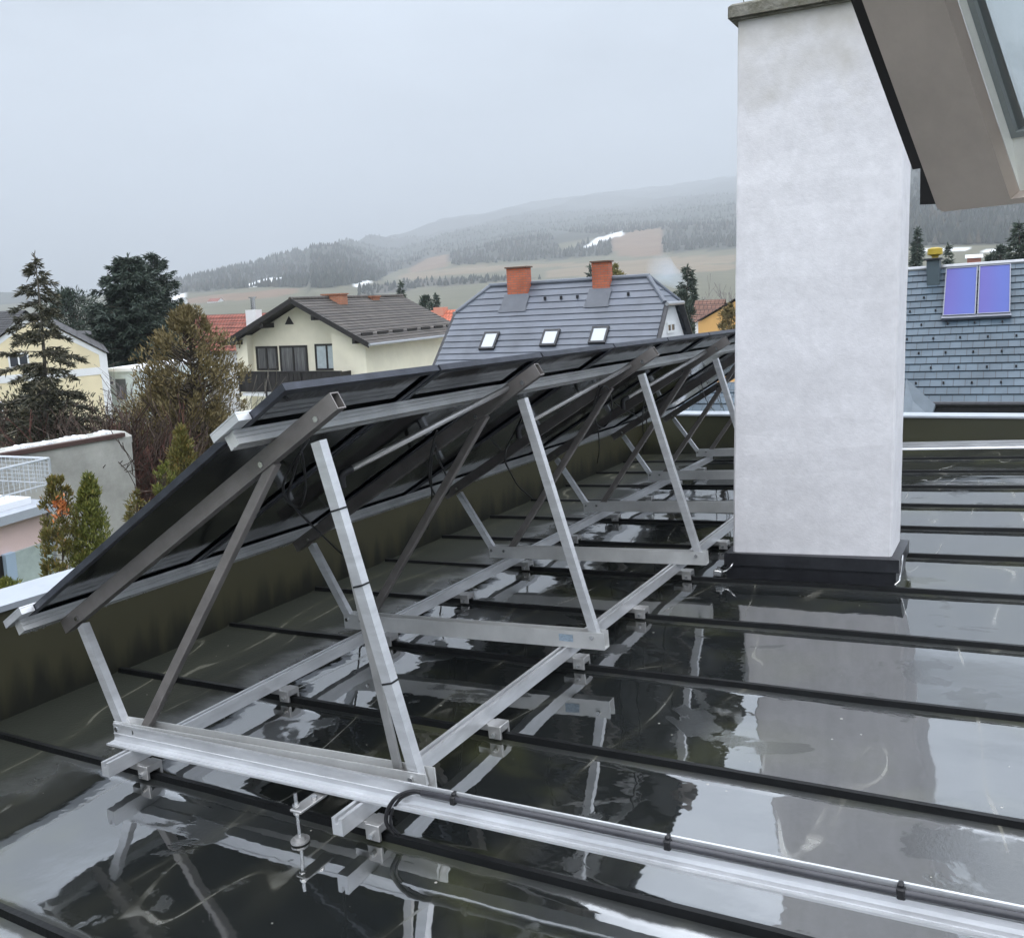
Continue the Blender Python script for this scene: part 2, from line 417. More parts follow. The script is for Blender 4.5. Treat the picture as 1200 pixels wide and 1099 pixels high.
# chimney ------------------------------------------------------------------
def plaster():
    m = bpy.data.materials.new('white_roughcast'); m.use_nodes = True
    nt = m.node_tree; N = nt.nodes; L = nt.links; b = N['Principled BSDF']; b.inputs['Roughness'].default_value = 0.9
    tc = N.new('ShaderNodeTexCoord')
    a = N.new('ShaderNodeTexNoise'); a.inputs['Scale'].default_value = 2.6; a.inputs['Detail'].default_value = 9; a.inputs['Roughness'].default_value = 0.68; L.new(tc.outputs['Object'], a.inputs['Vector'])
    r = N.new('ShaderNodeValToRGB'); r.color_ramp.elements[0].position = 0.30; r.color_ramp.elements[1].position = 0.62
    r.color_ramp.elements[0].color = (0.68,0.67,0.69,1); r.color_ramp.elements[1].color = (0.80,0.79,0.815,1)
    L.new(a.outputs['Fac'], r.inputs[0])
    # yellowish damp staining near the crown and in a strip down the right arris
    sp = N.new('ShaderNodeSeparateXYZ'); L.new(tc.outputs['Object'], sp.inputs[0])
    n2 = N.new('ShaderNodeTexNoise'); n2.inputs['Scale'].default_value = 5; n2.inputs['Detail'].default_value = 6; L.new(tc.outputs['Object'], n2.inputs['Vector'])
    ad = N.new('ShaderNodeMath'); ad.operation = 'MULTIPLY_ADD'; L.new(n2.outputs['Fac'], ad.inputs[0]); ad.inputs[1].default_value = 1.2; L.new(sp.outputs['Z'], ad.inputs[2])
    mr = N.new('ShaderNodeMapRange'); mr.inputs['From Min'].default_value = 3.15; mr.inputs['From Max'].default_value = 3.95; mr.inputs['To Max'].default_value = 0.75; L.new(ad.outputs[0], mr.inputs['Value'])
    mx = N.new('ShaderNodeMixRGB'); fn = N.new('ShaderNodeTexNoise'); fn.inputs['Scale'].default_value = 16; fn.inputs['Detail'].default_value = 8; fn.inputs['Roughness'].default_value = .75; L.new(tc.outputs['Object'], fn.inputs['Vector'])
    fr_ = N.new('ShaderNodeMapRange'); fr_.inputs['From Min'].default_value = .3; fr_.inputs['From Max'].default_value = .7; fr_.inputs['To Min'].default_value = .90; fr_.inputs['To Max'].default_value = 1.05; L.new(fn.outputs['Fac'], fr_.inputs['Value'])
    fm = N.new('ShaderNodeMixRGB'); fm.blend_type = 'MULTIPLY'; fm.inputs[0].default_value = 1; L.new(r.outputs[0], fm.inputs[1]); L.new(fr_.outputs[0], fm.inputs[2])
    L.new(mr.outputs[0], mx.inputs[0]); L.new(fm.outputs[0], mx.inputs[1]); mx.inputs[2].default_value = (0.44,0.41,0.34,1)
    L.new(mx.outputs[0], b.inputs['Base Color'])
    c = N.new('ShaderNodeTexNoise'); c.inputs['Scale'].default_value = 75; c.inputs['Detail'].default_value = 6; c.inputs['Roughness'].default_value = 0.7; L.new(tc.outputs['Object'], c.inputs['Vector'])
    d = N.new('ShaderNodeTexNoise'); d.inputs['Scale'].default_value = 8; d.inputs['Detail'].default_value = 4; L.new(tc.outputs['Object'], d.inputs['Vector'])
    sm = N.new('ShaderNodeMath'); sm.operation = 'MULTIPLY_ADD'; L.new(d.outputs['Fac'], sm.inputs[0]); sm.inputs[1].default_value = 1.6; L.new(c.outputs['Fac'], sm.inputs[2])
    bp = N.new('ShaderNodeBump'); bp.inputs['Strength'].default_value = 0.30; bp.inputs['Distance'].default_value = 0.005
    L.new(sm.outputs[0], bp.inputs['Height']); L.new(bp.outputs[0], b.inputs['Normal'])
    return m
CX0, CX1, CY0, CY1, CZ = -1.455, -0.594, 5.02, 5.39, 3.02
cb = Vector((-1.02, 5.2, -0.08))
ch = empty('chimney', cb, 'tall white rendered chimney stack with dark sheet metal collar at its foot', 'chimney')
zl = lambda x: math.tan(TH)*x
mb = MB()
b_ = 0.012
ring = [(CX0+b_,CY0),(CX1-b_,CY0),(CX1,CY0+b_),(CX1,CY1-b_),(CX1-b_,CY1),(CX0+b_,CY1),(CX0,CY1-b_),(CX0,CY0+b_)]
vs = []; NZ = 24
for i in range(NZ+1):
    for x, y in ring:
        vs.append((x + random.uniform(-.0015,.0015), y + random.uniform(-.0015,.0015), -0.05 + (CZ+0.05)*i/NZ))
fs = [(i*8+k, i*8+(k+1) % 8, (i+1)*8+(k+1) % 8, (i+1)*8+k) for i in range(NZ) for k in range(8)]
mb.add(vs, fs); mb.build('stack', plaster(), ch, cb)
mb = MB(); o = 0.045
mb.cbox((CX0-o,CY0-o,CZ+0.012), (CX1+o,CY1+o,CZ+0.085), 0.012)
mb.cbox((CX0-o+.02,CY0-o+.02,CZ+0.0), (CX1+o-.02,CY1+o-.02,CZ+0.0115), 0.002)
mb.build('cap', M['concrete'], ch, cb)
# collar: upper apron with folded drip and lower upstand following the roof slope
def band(x0,x1,y0,y1,lo,hi,t):
    m_ = MB()
    def z(x, d): return zl(x) + d
    P = []
    for e in (0, 1):
        i = -t*e
        for d in (lo, hi):
            P += [(x0-i,y0-i,z(x0,d)),(x1+i,y0-i,z(x1,d)),(x1+i,y1+i,z(x1,d)),(x0-i,y1+i,z(x0,d))]
    fs = []
    for k in range(4):
        j = (k+1) % 4
        fs += [(k,j,j+4,k+4), (k+8,k+12,j+12,j+8), (k+4,j+4,j+12,k+12), (k,k+8,j+8,j)]
    return m_.add(P, fs)
band(CX0-0.022,CX1+0.03,CY0-0.035,CY1+0.02,-0.02,0.10,0.02).build('upstand', M['flash'], ch, cb)
band(CX0-0.035,CX1+0.045,CY0-0.05,CY1+0.035,0.085,0.155,0.05).build('apron', M['flash'], ch, cb)

# lightning conductors beside the chimney foot
p = [WL @ Vector(q) for q in smooth_path([lh(866,640,0.11), lh(860,658,0.10), lh(852,668,0.06), lh(843,670,0.05)])]
mb = MB().tube(p, 0.005, 6)
q0 = p[-1]
lc = empty('lightning_conductor', q0, 'thin bare lightning wire and clamp at the left foot of the chimney', 'wire')
mb.build('wire', M['steel'], lc, q0, True)
mb = MB(); mb.cbox(q0+Vector((-.03,-.02,-.02)), q0+Vector((.02,.025,.012)), .005); mb.tube([q0+Vector((-.005,0,.01)), q0+Vector((-.005,0,.03))], .009, 6)
mb.build('clamp', M['steel'], lc, q0)
mb = MB().tube([(CX1+0.055, CY0+.02, zl(CX1)+0.17), (CX1+0.05,CY0-.055, zl(CX1)+.05), (CX1+0.03, CY0-0.075, zl(CX1)+0.03)], 0.004, 6)
tag(mb.build('lightning_conductor', M['steel'], None), 'short bright wire running down the right front corner of the chimney foot', 'wire')
mb = MB().tube(smooth_path([(CX0+0.02,CY0+.1,CZ+.085),(CX0+0.03,CY0-.02,CZ+.16),(CX0+.10,CY0+.05,CZ+.22),(CX0+.3,CY0+.1,CZ+.30)]), 0.003, 5)
tag(mb.build('wire', M['steel'], None), 'thin wire rising from the mossy chimney cap', 'wire')

# ------------------------------------------------------------------ base rails on seam clamps
RT = 0.115                                   # top of the rails above the deck
PROF = [(-.02,0),(.02,0),(.02,.052),(.007,.052),(.007,.034),(-.007,.034),(-.007,.052),(-.02,.052)]
def rail(x, y0, y1, label, dark):
    m_ = MB().extrude([(a, b_) for a, b_ in PROF], (x, y0, RT-.052), (x, y1, RT-.052), (1,0,0), (0,0,1))
    return roof_mesh(m_, 'base_rail', M['alu'], (x, y0, RT-.052), label, 'rail', 'base rails under the supports')
RXR, RXL = -1.745, -2.835
rail(RXR, 1.90, 8.95, 'slotted aluminium base rail nearer the chimney with its open end by the long beam', False)
rail(RXL, 1.88, 8.95, 'slotted aluminium base rail nearer the left parapet, under the panels', False)
bz = Vector((RXR, 2.02, 0.0))
def clamp():
    r = roof_empty('seam_clamp', bz, 'x', 'clamp', 'clamps that hold the rails to the seams')
    m_ = MB(); m_.cbox((bz.x-.028,bz.y-.026,.037),(bz.x+.085,bz.y+.026,.062),.002); m_.cbox((bz.x+.03,bz.y-.034,.012),(bz.x+.085,bz.y-.022,.0615),.002); m_.cbox((bz.x+.03,bz.y+.022,.012),(bz.x+.085,bz.y+.034,.0615),.002)
    m_.build('body', M['alu_dull'], r, bz)
    m_ = MB(); m_.tube([(bz.x+.058,bz.y-.046,.03),(bz.x+.058,bz.y-.034,.03)], .009, 6); m_.build('bolt', M['steel'], r, bz)
    return r
c0 = clamp(); used = False
ORD = ['first','second','third','fourth','fifth','sixth','seventh','eighth','ninth','tenth']
for x, side in ((RXR,'chimney side rail'), (RXL,'parapet side rail')):
    for k in range(1, 11):
        p = WL @ Vector((x, Y0+DY*k, 0))
        lab = f'small aluminium seam clamp under the {side}, {ORD[k-1]} from the near end'
        if not used: c0.location = p; c0['label'] = lab; used = True
        else: dup(c0, p, lab)

# ------------------------------------------------------------------ triangular supports
def on_raf(a, off=0.0, y=0.0):
    q = RP + DV*a + NV*off; return Vector((q.x, y, q.z))
FY = [2.10, 3.42, 4.83, 6.24, 7.60, 8.95]
fb = Vector((-2.3, FY[0], RT))
def support():
    y = FY[0]
    r = roof_empty('panel_support', fb, 'x', 'support frame', 'triangular supports under the panel row')
    # base channel, open upwards
    t, hw, hh = .005, .026, .075
    ux = [(-hw,0),(hw,0),(hw,hh),(hw-t,hh),(hw-t,t),(-hw+t,t),(-hw+t,hh),(-hw,hh)]
    MB().extrude(ux, (-2.965,y-.056,RT+.002), (-1.545,y+.020,RT+.002), (0,1,0), (0,0,1)).build('base_channel', M['alu_paint'], r, fb)
    # rafter with open ends
    MB().hollow(on_raf(-1.135,-.030,y), on_raf(.655,-.030,y), .040, .058, NV).build('rafter', M['rafter'], r, fb)
    yl = y
    MB().hollow((-1.585,yl+.018,RT+.02), (-1.845,yl,1.235), .034, .039, (1,0,0)).build('rear_leg', M['alu'], r, fb)
    MB().hollow((-2.93,yl-.052,RT+.02), (-3.21,yl,0.520), .032, .037, (1,0,0)).build('front_leg', M['alu'], r, fb)
    MB().beam((-2.85,yl-.046,RT+.02), (-2.05,yl+.003,1.17), .030, .037, (1,0,0)).build('strut', M['rafter'], r, fb)
    for (sx, sh) in ((-2.945,.165),(-2.855,.165),(-1.60,.17)):
        yy = y - .060 + .080*(sx+3.035)/1.49
        MB().tube([(sx,yy-hw-.008,sh),(sx,yy-hw+.001,sh)], .010, 6).build('bolt', M['steel'], r, fb)
    for a in (0.56, 0.26, -1.02):
        q = on_raf(a,-.040,0)
        MB().tube([(q.x,y-.028,q.z),(q.x,y-.0195,q.z)], .011, 6).build('bolt', M['steel'], r, fb)
    return r
LABS = ['nearest triangular aluminium panel support, standing behind the long front beam',
        'second triangular aluminium panel support from the near end, blue sticker on its base channel',
        'triangular aluminium panel support whose base ends by the left foot of the chimney',
        'fourth triangular aluminium support from the near end, base hidden partly by the chimney',
        'fifth triangular aluminium support, just before the last one by the far parapet',
        'last triangular aluminium support, farthest away in front of the end parapet']
sup = support(); sup['label'] = LABS[0]
SUPS = [sup]
for k in range(1, 6):
    SUPS.append(dup(sup, WL @ (fb + Vector((0, FY[k]-FY[0], 0))), LABS[k]))
# extras on single supports: second post and cable ties on the nearest, a washed-out sticker on the second
MB().beam((-1.665,FY[0]+.020,RT+.02), (-1.80,FY[0]+.030,0.90), .012, .034, (1,0,0)).build('brace', M['alu_dull'], sup, fb)
a_, b2 = Vector((-1.585,FY[0]+.018,RT+.02)), Vector((-1.845,FY[0],1.235))
for t_ in (0.30, 0.58, 0.80):
    q = a_.lerp(b2, t_)
    d_ = (b2-a_).normalized()
    MB().beam(q - d_*.003, q + d_*.003, .0385, .0435, (1,0,0), .003).build('cable_tie', M['rubber'], sup, fb)
stk = mat('faded_sticker', (0.30,0.38,0.46), 0.5, var=0.5, vscale=60, stretch=(1,1,3))
q = ly(655,742,FY[1]-.0265)
m_ = MB(); yk = FY[0]-.0275+.010
m_.add([(-1.83,yk,RT+.030),(-1.69,yk,RT+.030),(-1.69,yk,RT+.062),(-1.83,yk,RT+.062)], [(0,1,2,3)])
o = m_.build('sticker', stk, SUPS[1], fb)

# ------------------------------------------------------------------ purlins, panels, end clamps
def purlin(a, y0, y1, label):
    """box profile with two grooves, lies on the rafters"""
    c = on_raf(a, 0.002, y0); h = .05; w = .046
    pr = [(-w,0),(-w*.68,0),(-w*.66,.004),(-w*.55,.004),(-w*.53,0),(0,0),(0,h*.30),(-.004,h*.33),(-.004,h*.44),(0,h*.47),(0,h*.62),(-.004,h*.65),(-.004,h*.74),(0,h*.77),(0,h),(-w,h)]
    m_ = MB().extrude(pr, c, c + Vector((0,y1-y0,0)), DV, NV)
    m_.v = m_.v
    return roof_mesh(m_, 'mounting_rail', M['alu_paint'], c, label, 'rail', 'grooved rails that carry the panels')
PU, PL = 0.372, -1.118
purlin(PU, 1.925, 9.70, 'upper grooved aluminium rail under the panel tops')
purlin(PL, 1.925, 9.78, 'lower grooved aluminium rail under the panel feet with water drops')
PB, PT = -1.165, 0.605
EDG = [1.957 + .831*i for i in range(10)]
def panel(i):
    y0, y1 = EDG[i]+.007, EDG[i+1]-.007
    o_ = .052; T = .025; fw = .028
    base = on_raf(PB, o_, y0)
    lab = ['nearest black solar panel with its dark side edge exposed', 'second black solar panel from the near end', 'third black solar panel from the near end',
           'fourth black solar panel from the near end', 'fifth black solar panel from the near end', 'sixth black solar panel, the one cut off by the chimney edge',
           'seventh black solar panel, partly behind the chimney', 'eighth black solar panel, behind the chimney', 'last black solar panel by the far parapet'][i]
    r = roof_empty('solar_module', base, lab, 'solar panel', 'solar panels in one tilted row')
    def bar(a0,a1,ya,yb,lo,hi):
        m_ = MB()
        P = [on_raf(a, o_+h_, y) for h_ in (lo,hi) for (a,y) in ((a0,ya),(a1,ya),(a1,yb),(a0,yb))]
        return m_.add(P, [(0,3,2,1),(4,5,6,7),(0,1,5,4),(1,2,6,5),(2,3,7,6),(3,0,4,7)])
    f_ = MB()
    for args in ((PB,PT,y0,y0+.004,0,T), (PB,PT,y1-.004,y1,0,T), (PB,PB+.004,y0+.004,y1-.004,0,T), (PT-.004,PT,y0+.004,y1-.004,0,T),
                 (PB+.004,PT-.004,y0+.004,y0+fw,0,.003), (PB+.004,PT-.004,y1-fw,y1-.004,0,.003), (PB+.004,PB+fw,y0+fw,y1-fw,0,.003), (PT-fw,PT-.004,y0+fw,y1-fw,0,.003)):
        b3 = bar(*args); f_.add(b3.v, b3.f)
    f_.build('frame', M['frame'], r, base)
    bar(PB+.004,PT-.004,y0+.004,y1-.004,.010,.017).build('backsheet', M['backsheet'], r, base)
    bar(PB+.0041,PT-.0041,y0+.0041,y1-.0041,.0175,.023).build('glass', M['pvglass'], r, base)
    return r
for i in range(9): panel(i)
def endclamp(a, label):
    q = on_raf(a, .053, EDG[0])
    m_ = MB()
    P = [q + DV*da + NV*h_ + Vector((0,dy,0)) for h_ in (0,.024) for da, dy in ((-.08,-.050),(.06,-.050),(.06,.004),(-.08,.004))]
    m_.add(P, [(0,3,2,1),(4,5,6,7),(0,1,5,4),(1,2,6,5),(2,3,7,6),(3,0,4,7)])
    P = [q + DV*da + NV*h_ + Vector((0,dy,0)) for h_ in (.0253,.031) for da, dy in ((-.08,-.050),(.06,-.050),(.06,.022),(-.08,.022))]
    m_.add(P, [(0,3,2,1),(4,5,6,7),(0,1,5,4),(1,2,6,5),(2,3,7,6),(3,0,4,7)])
    return roof_mesh(m_, 'end_clamp', M['alu'], q, label, 'clamp', 'clamps at the end of the panel row')
endclamp(PL-.0, 'silver end clamp at the low near corner of the panel row')
endclamp(PU+.0, 'silver end clamp on the upper rail at the near side of the row')

# water drops hanging under the lower rail
m_ = MB()
for k in range(150):
    y = 1.95 + 6.5*random.random()**1.6
    q = on_raf(PL-random.uniform(.002,.044), -.001, y); rr = random.uniform(.002,.0042)
    m_.add([q+Vector((rr,0,0)),q+Vector((0,rr,0)),q+Vector((-rr,0,0)),q+Vector((0,-rr,0)),q+Vector((0,0,-1.6*rr))], [(0,4,1),(1,4,2),(2,4,3),(3,4,0),(0,1,2,3)])
wd = mat('water_drop', (0.9,0.9,0.92), 0.02, ior=1.33); wd.node_tree.nodes['Principled BSDF'].inputs['Transmission Weight'].default_value = 0.7
roof_mesh(m_, 'water_drops', wd, on_raf(PL,0,1.95), 'row of clear water drops hanging under the lower panel rail', 'water drops', kind='stuff')

# diagonal pipes under the panels
def pipe(u0,v0,u1,v1,dy,label):
    a = lp(u0,v0,-.075) + Vector((0,dy,0)); b3 = lp(u1,v1,-.015) + Vector((0,dy,0))
    m_ = MB(); m_.tube([a, b3], .014, 8)
    r = roof_mesh(m_, 'brace_tube', M['alu_dull'], a, label, 'tube', 'slanting tubes under the panels', smooth=True)
    d_ = (b3-a).normalized()
    e = smooth_path([a + d_*.03, a - d_*.012, a - d_*.022 + Vector((0,0,-.02)), a - d_*.02 + Vector((0,0,-.055))], 4)
    MB().tube(e, .0165, 8).build('elbow', M['rubber'], r, a, True)
pipe(405,553,602,451,0,'long slanting grey tube under the second panel, nearest one')
pipe(405,553,602,451,1.41,'slanting grey tube between the second and third supports')
pipe(405,553,602,451,2.82,'slanting grey tube between the third and fourth supports')

# hanging cables
def cable(pts, off, label, r=.0052):
    p = smooth_path([lp(u,v,o_) for (u,v), o_ in zip(pts, off if isinstance(off, list) else [off]*len(pts))], 6)
    roof_mesh(MB().tube(p, r, 6), 'cable', M['cable'], p[0], label, 'cable', 'black cables hanging under the panels', smooth=True)
cable([(362,515),(352,530),(336,556),(332,575),(340,590),(352,592),(358,572),(356,545),(352,530),(345,552),(338,580),(345,594),(362,612),(402,650),(425,668)], [-.02,-.06,-.08,-.09,-.1,-.1,-.1,-.08,-.07,-.085,-.095,-.1,-.12,-.16,-.16], 'looped black cable hanging beside the rear leg of the nearest support')
cable([(512,505),(508,518),(503,545),(505,570),(515,584),(526,575),(524,560),(514,538),(509,520),(505,552),(506,585),(502,618),(494,648)], -.07, 'black cable with one loop hanging under the second panel')
cable([(612,487),(604,505),(594,524),(592,540),(598,553),(608,570),(624,584)], [-.02,-.05,-.07,-.08,-.09,-.13,-.16], 'black cable hanging left of the rear leg of the second support', .006)
cable([(702,452),(698,466),(696,484),(700,498),(708,500),(715,490),(717,472),(713,456),(706,453),(701,465),(698,490),(701,505),(702,530),(697,556)], -.07, 'thin black cable in an oval loop under the fourth panel')
cable([(758,452),(755,470),(753,492),(754,510),(757,518),(758,500),(756,480)], -.07, 'black cable dangling beside the third support')
cable([(822,448),(826,465),(834,478),(843,485),(849,484),(844,468),(841,452),(840,464),(846,478)], -.07, 'black cable loop hanging near the chimney edge')
cable([(720,472),(732,480),(744,486),(754,492)], -.05, 'thin cable strung between two panels before the chimney', .004)

# ------------------------------------------------------------------ long angle beams, conduit, adjustable foot
def angle_beam(y, x0, x1, h0, label, yaw=0.0):
    prof = [(-.034,0),(0,0),(0,.078),(-.006,.078),(-.006,.012),(-.030,.012),(-.034,.008)]
    prof = [(-.042,0),(0,0),(0,.070),(-.007,.070),(-.007,.062),(-.0055,.061),(-.0055,.034),(-.008,.033),(-.008,.030),(-.0055,.029),(-.0055,.016),(-.010,.007),(-.026,.007),(-.027,.005),(-.030,.005),(-.031,.007),(-.042,.007)]
    m_ = MB().extrude(prof, (x0,y,h0), (x1,y+yaw*(x1-x0),h0), (0,1,0), (0,0,1))
    return roof_mesh(m_, 'angle_beam', M['alu'], (x0,y,h0), label, 'beam', 'long aluminium angle beams')
YAW = .022
def yb(x): return 2.062 + YAW*(x+1.545)
angle_beam(2.062 + YAW*(-2.96+1.545) - .012, -2.96, 7.2, RT+.002, 'long shiny aluminium angle beam across the foreground', YAW)
angle_beam(8.86, -2.0, 7.2, .158, 'pale aluminium beam on the right in front of the far parapet')
# conduit
zc = RT+.054
def cy(x): return yb(x) - .026
pts = [(-1.52+i*.25, cy(-1.52+i*.25), zc + .002*math.sin(i)) for i in range(0,35)]
cb0 = Vector(pts[0])
cr = roof_empty('cable_conduit', cb0, 'dark grey conduit clipped along the long foreground beam, cable sagging from its end', 'conduit')
MB().tube(pts, .0092, 10).build('pipe', M['conduit'], cr, cb0, True)
sag = smooth_path([(-1.515,cy(-1.5),zc),(-1.555,cy(-1.5)-.004,zc),(-1.600,cy(-1.5)-.020,zc-.018),(-1.628,cy(-1.5)-.036,zc-.055),(-1.632,cy(-1.5)-.044,zc-.095),(-1.615,cy(-1.5)-.03,zc-.13)])
MB().tube(sag, .0065, 8).build('cable', M['cable'], cr, cb0, True)
MB().tube([q + Vector((.012,.006,-.004)) for q in sag], .0045, 8).build('cable', M['cable'], cr, cb0, True)
for x in (-1.405, -0.745, -0.19, 0.45, 1.1, 1.8):
    m_ = MB(); yc_ = cy(x); m_.cbox((x-.009,yc_-.012,zc-.012),(x+.009,yc_+.016,zc+.012),.003); m_.cbox((x-.007,yc_-.004,zc+.0121),(x+.007,yc_+.016,zc+.020),.003)
    m_.build('clip', M['rubber'], cr, cb0)
# adjustable foot
q = lh(352, 985, 0.004)
fr_ = roof_empty('adjustable_foot', q, 'threaded stainless rod foot with flange under the long foreground beam', 'foot')
MB().tube([q+Vector((0,0,.012)), q+Vector((-.001,0,.155))], .0055, 8).build('rod', M['steel'], fr_, q)
m_ = MB(); m_.tube([q, q+Vector((0,0,.006))], .030, 16); m_.tube([q+Vector((0,0,.0061)), q+Vector((0,0,.016))], .017, 8)
m_.build('flange', M['alu_dull'], fr_, q)
for z in (.088, .112):
    MB().tube([q+Vector((0,0,z)), q+Vector((0,0,z+.010))], .012, 6).build('nut', M['steel'], fr_, q)
m_ = MB(); m_.cbox(q+Vector((-.018,-.014,.099)), q+Vector((.030,.11,.106)), .002); m_.build('bracket', M['alu_dull'], fr_, q)
MB().tube([q+Vector((.018,.06,.1065)), q+Vector((.018,.06,.118))], .010, 6).build('bolt', M['steel'], fr_, q)
for x in (RXL, RXR):
    pass

# ------------------------------------------------------------------ open roof window overhead
def sash():
    P = at(1100, 249, 1.15)
    # bottom edge direction: level; left edge runs up and towards the viewer
    best = None
    for ia in range(-60, 61):
        al = math.radians(ia); e1 = Vector((math.cos(al), math.sin(al), 0))
        u1, v1, _ = project(P + e1*.15)
        if u1 < 1150: continue
        err = abs((v1-249)/(u1-1100) - (238-249)/100)
        if best is None or err < best[0]: best = (err, al, e1)
    e1 = best[2]; nh = Vector((-e1.y, e1.x, 0))          # level, away from viewer
    best = None
    for ib in range(5, 176):
        be = math.radians(ib); e2 = Vector((0,0,1))*math.sin(be) - nh*math.cos(be)
        u2, v2, dd = project(P + e2*.25)
        if dd < .2: continue
        uu = 1100 + (u2-1100)*(0-249)/(v2-249) if abs(v2-249) > 1 else 9999
        err = abs(uu - 1008)
        if v2 < 249 and (best is None or err < best[0]): best = (err, be, e2)
    e2 = best[2]; e3 = e1.cross(e2).normalized()
    if e3.dot(P - CAM) < 0: e3 = -e3                      # outwards, away from the room
    return P, e1, e2, e3
SP, E1, E2, E3 = sash()
print('sash', SP, E1, E2, E3)
M['sash'] = mat('grey_brown_sash', (0.48,0.41,0.36), 0.45, var=0.10, vscale=10, bump=0.05, bscale=50)
M['reveal'] = mat('pale_sash_lining', (0.86,0.87,0.82), 0.4, var=0.06, vscale=8)
M['clad'] = mat('dark_brown_cladding', (0.012,0.010,0.010), 0.35, var=0.2)
gl = bpy.data.materials.new('window_glass'); gl.use_nodes = True
bb = gl.node_tree.nodes['Principled BSDF']; bb.inputs['Base Color'].default_value = (0.80,0.86,0.86,1); bb.inputs['Roughness'].default_value = 0.03; bb.inputs['Transmission Weight'].default_value = 0.85; bb.inputs['IOR'].default_value = 1.45
M['glass'] = gl
def SQ(a, b_, c): return SP + E1*a + E2*b_ + E3*c
def sbox(a0,a1,b0,b1,c0_,c1_):
    m_ = MB()
    P = [SQ(a,b_,c) for c in (c0_,c1_) for a,b_ in ((a0,b0),(a1,b0),(a1,b1),(a0,b1))]
    return m_.add(P, [(0,3,2,1),(4,5,6,7),(0,1,5,4),(1,2,6,5),(2,3,7,6),(3,0,4,7)])
def sprism(q, c0_, c1_):
    n_ = len(q); m_ = MB()
    return m_.add([SQ(a,b_,c0_) for a,b_ in q] + [SQ(a,b_,c1_) for a,b_ in q], [tuple(range(n_-1,-1,-1)), tuple(range(n_,2*n_))] + [(i,(i+1)%n_,(i+1)%n_+n_,i+n_) for i in range(n_)])
rw = empty('roof_window', SP, 'open roof window sash hanging overhead at the top right corner', 'window')
WW, HH = 0.95, 1.20
SW = .100                                                  # stile width
m_ = sprism([(.006,0),(WW-.006,0),(WW,.006),(WW,HH),(WW-SW,HH),(WW-SW,.007),(SW,.007),(SW,HH),(0,HH),(0,.006)], 0, .020)
m_.build('sash_frame', M['sash'], rw, SP)
m_ = MB()
def quad(p): m_.add(p, [(0,1,2,3)])
D0, D1 = .0205, .032
gi, gb = .103, .070                                        # glass inset
quad([SQ(SW,.007,D0),SQ(SW,HH,D0),SQ(gi,HH,D1),SQ(gi,gb,D1)])
quad([SQ(SW,.007,D0),SQ(gi,gb,D1),SQ(WW-gi,gb,D1),SQ(WW-SW,.007,D0)])
quad([SQ(WW-SW,.007,D0),SQ(WW-gi,gb,D1),SQ(WW-gi,HH,D1),SQ(WW-SW,HH,D0)])
o = m_.build('lining', M['reveal'], rw, SP)
m_ = MB(); 
for a0,a1,b0,b1 in ((gi,gi+.007,gb,HH),(WW-gi-.007,WW-gi,gb,HH),(gi+.007,WW-gi-.007,gb,gb+.007)):
    k = sbox(a0,a1,b0,b1,D1-.002,D1+.010); m_.add(k.v, k.f)
m_.build('gasket', mat('grey_gasket', (0.30,0.33,0.33), 0.5), rw, SP)
sbox(gi+.007,WW-gi-.007,gb+.007,HH,D1+.004,D1+.010).build('pane', M['glass'], rw, SP)
# outer cladding seen past the left edge and below the corner
m_ = MB()
k = sbox(-.034,-.008,.055,HH,.022,.052); m_.add(k.v,k.f)
m_.build('cladding', M['clad'], rw, SP)
m_ = MB(); k = sbox(-.008,.0,.05,HH,.010,.045); m_.add(k.v,k.f); m_.build('edge_strip', M['alu_paint'], rw, SP)
m_ = MB()
def on_sash(u, v, c):
    r = ray(u, v); P = SP + E3*c; t = E3.dot(P-CAM)/E3.dot(r); q = CAM + r*t - P
    return (q.dot(E1), q.dot(E2))
m_ = sprism([on_sash(1078.5,195,.10), on_sash(1078,240,.10), on_sash(1112,239,.10), on_sash(1100,195,.10)], .10, .13)
m_.build('bottom_cladding', M['clad'], rw, SP)
# ================================================================== surroundings
GZ = -7.2
rng = random.Random(11)

def pt_in(poly, x, y):
    c = False; n = len(poly); j = n-1
    for i in range(n):
        if (poly[i][1] > y) != (poly[j][1] > y) and x < (poly[j][0]-poly[i][0])*(y-poly[i][1])/(poly[j][1]-poly[i][1]+1e-12)+poly[i][0]: c = not c
        j = i
    return c
def lerp_tab(tab, x):
    if x <= tab[0][0]: return tab[0][1]
    for (a, fa), (b, fb) in zip(tab, tab[1:]):
        if x <= b:
            return fa + (fb-fa)*(x-a)/(b-a)
    return tab[-1][1]
from mathutils import noise as mnoise

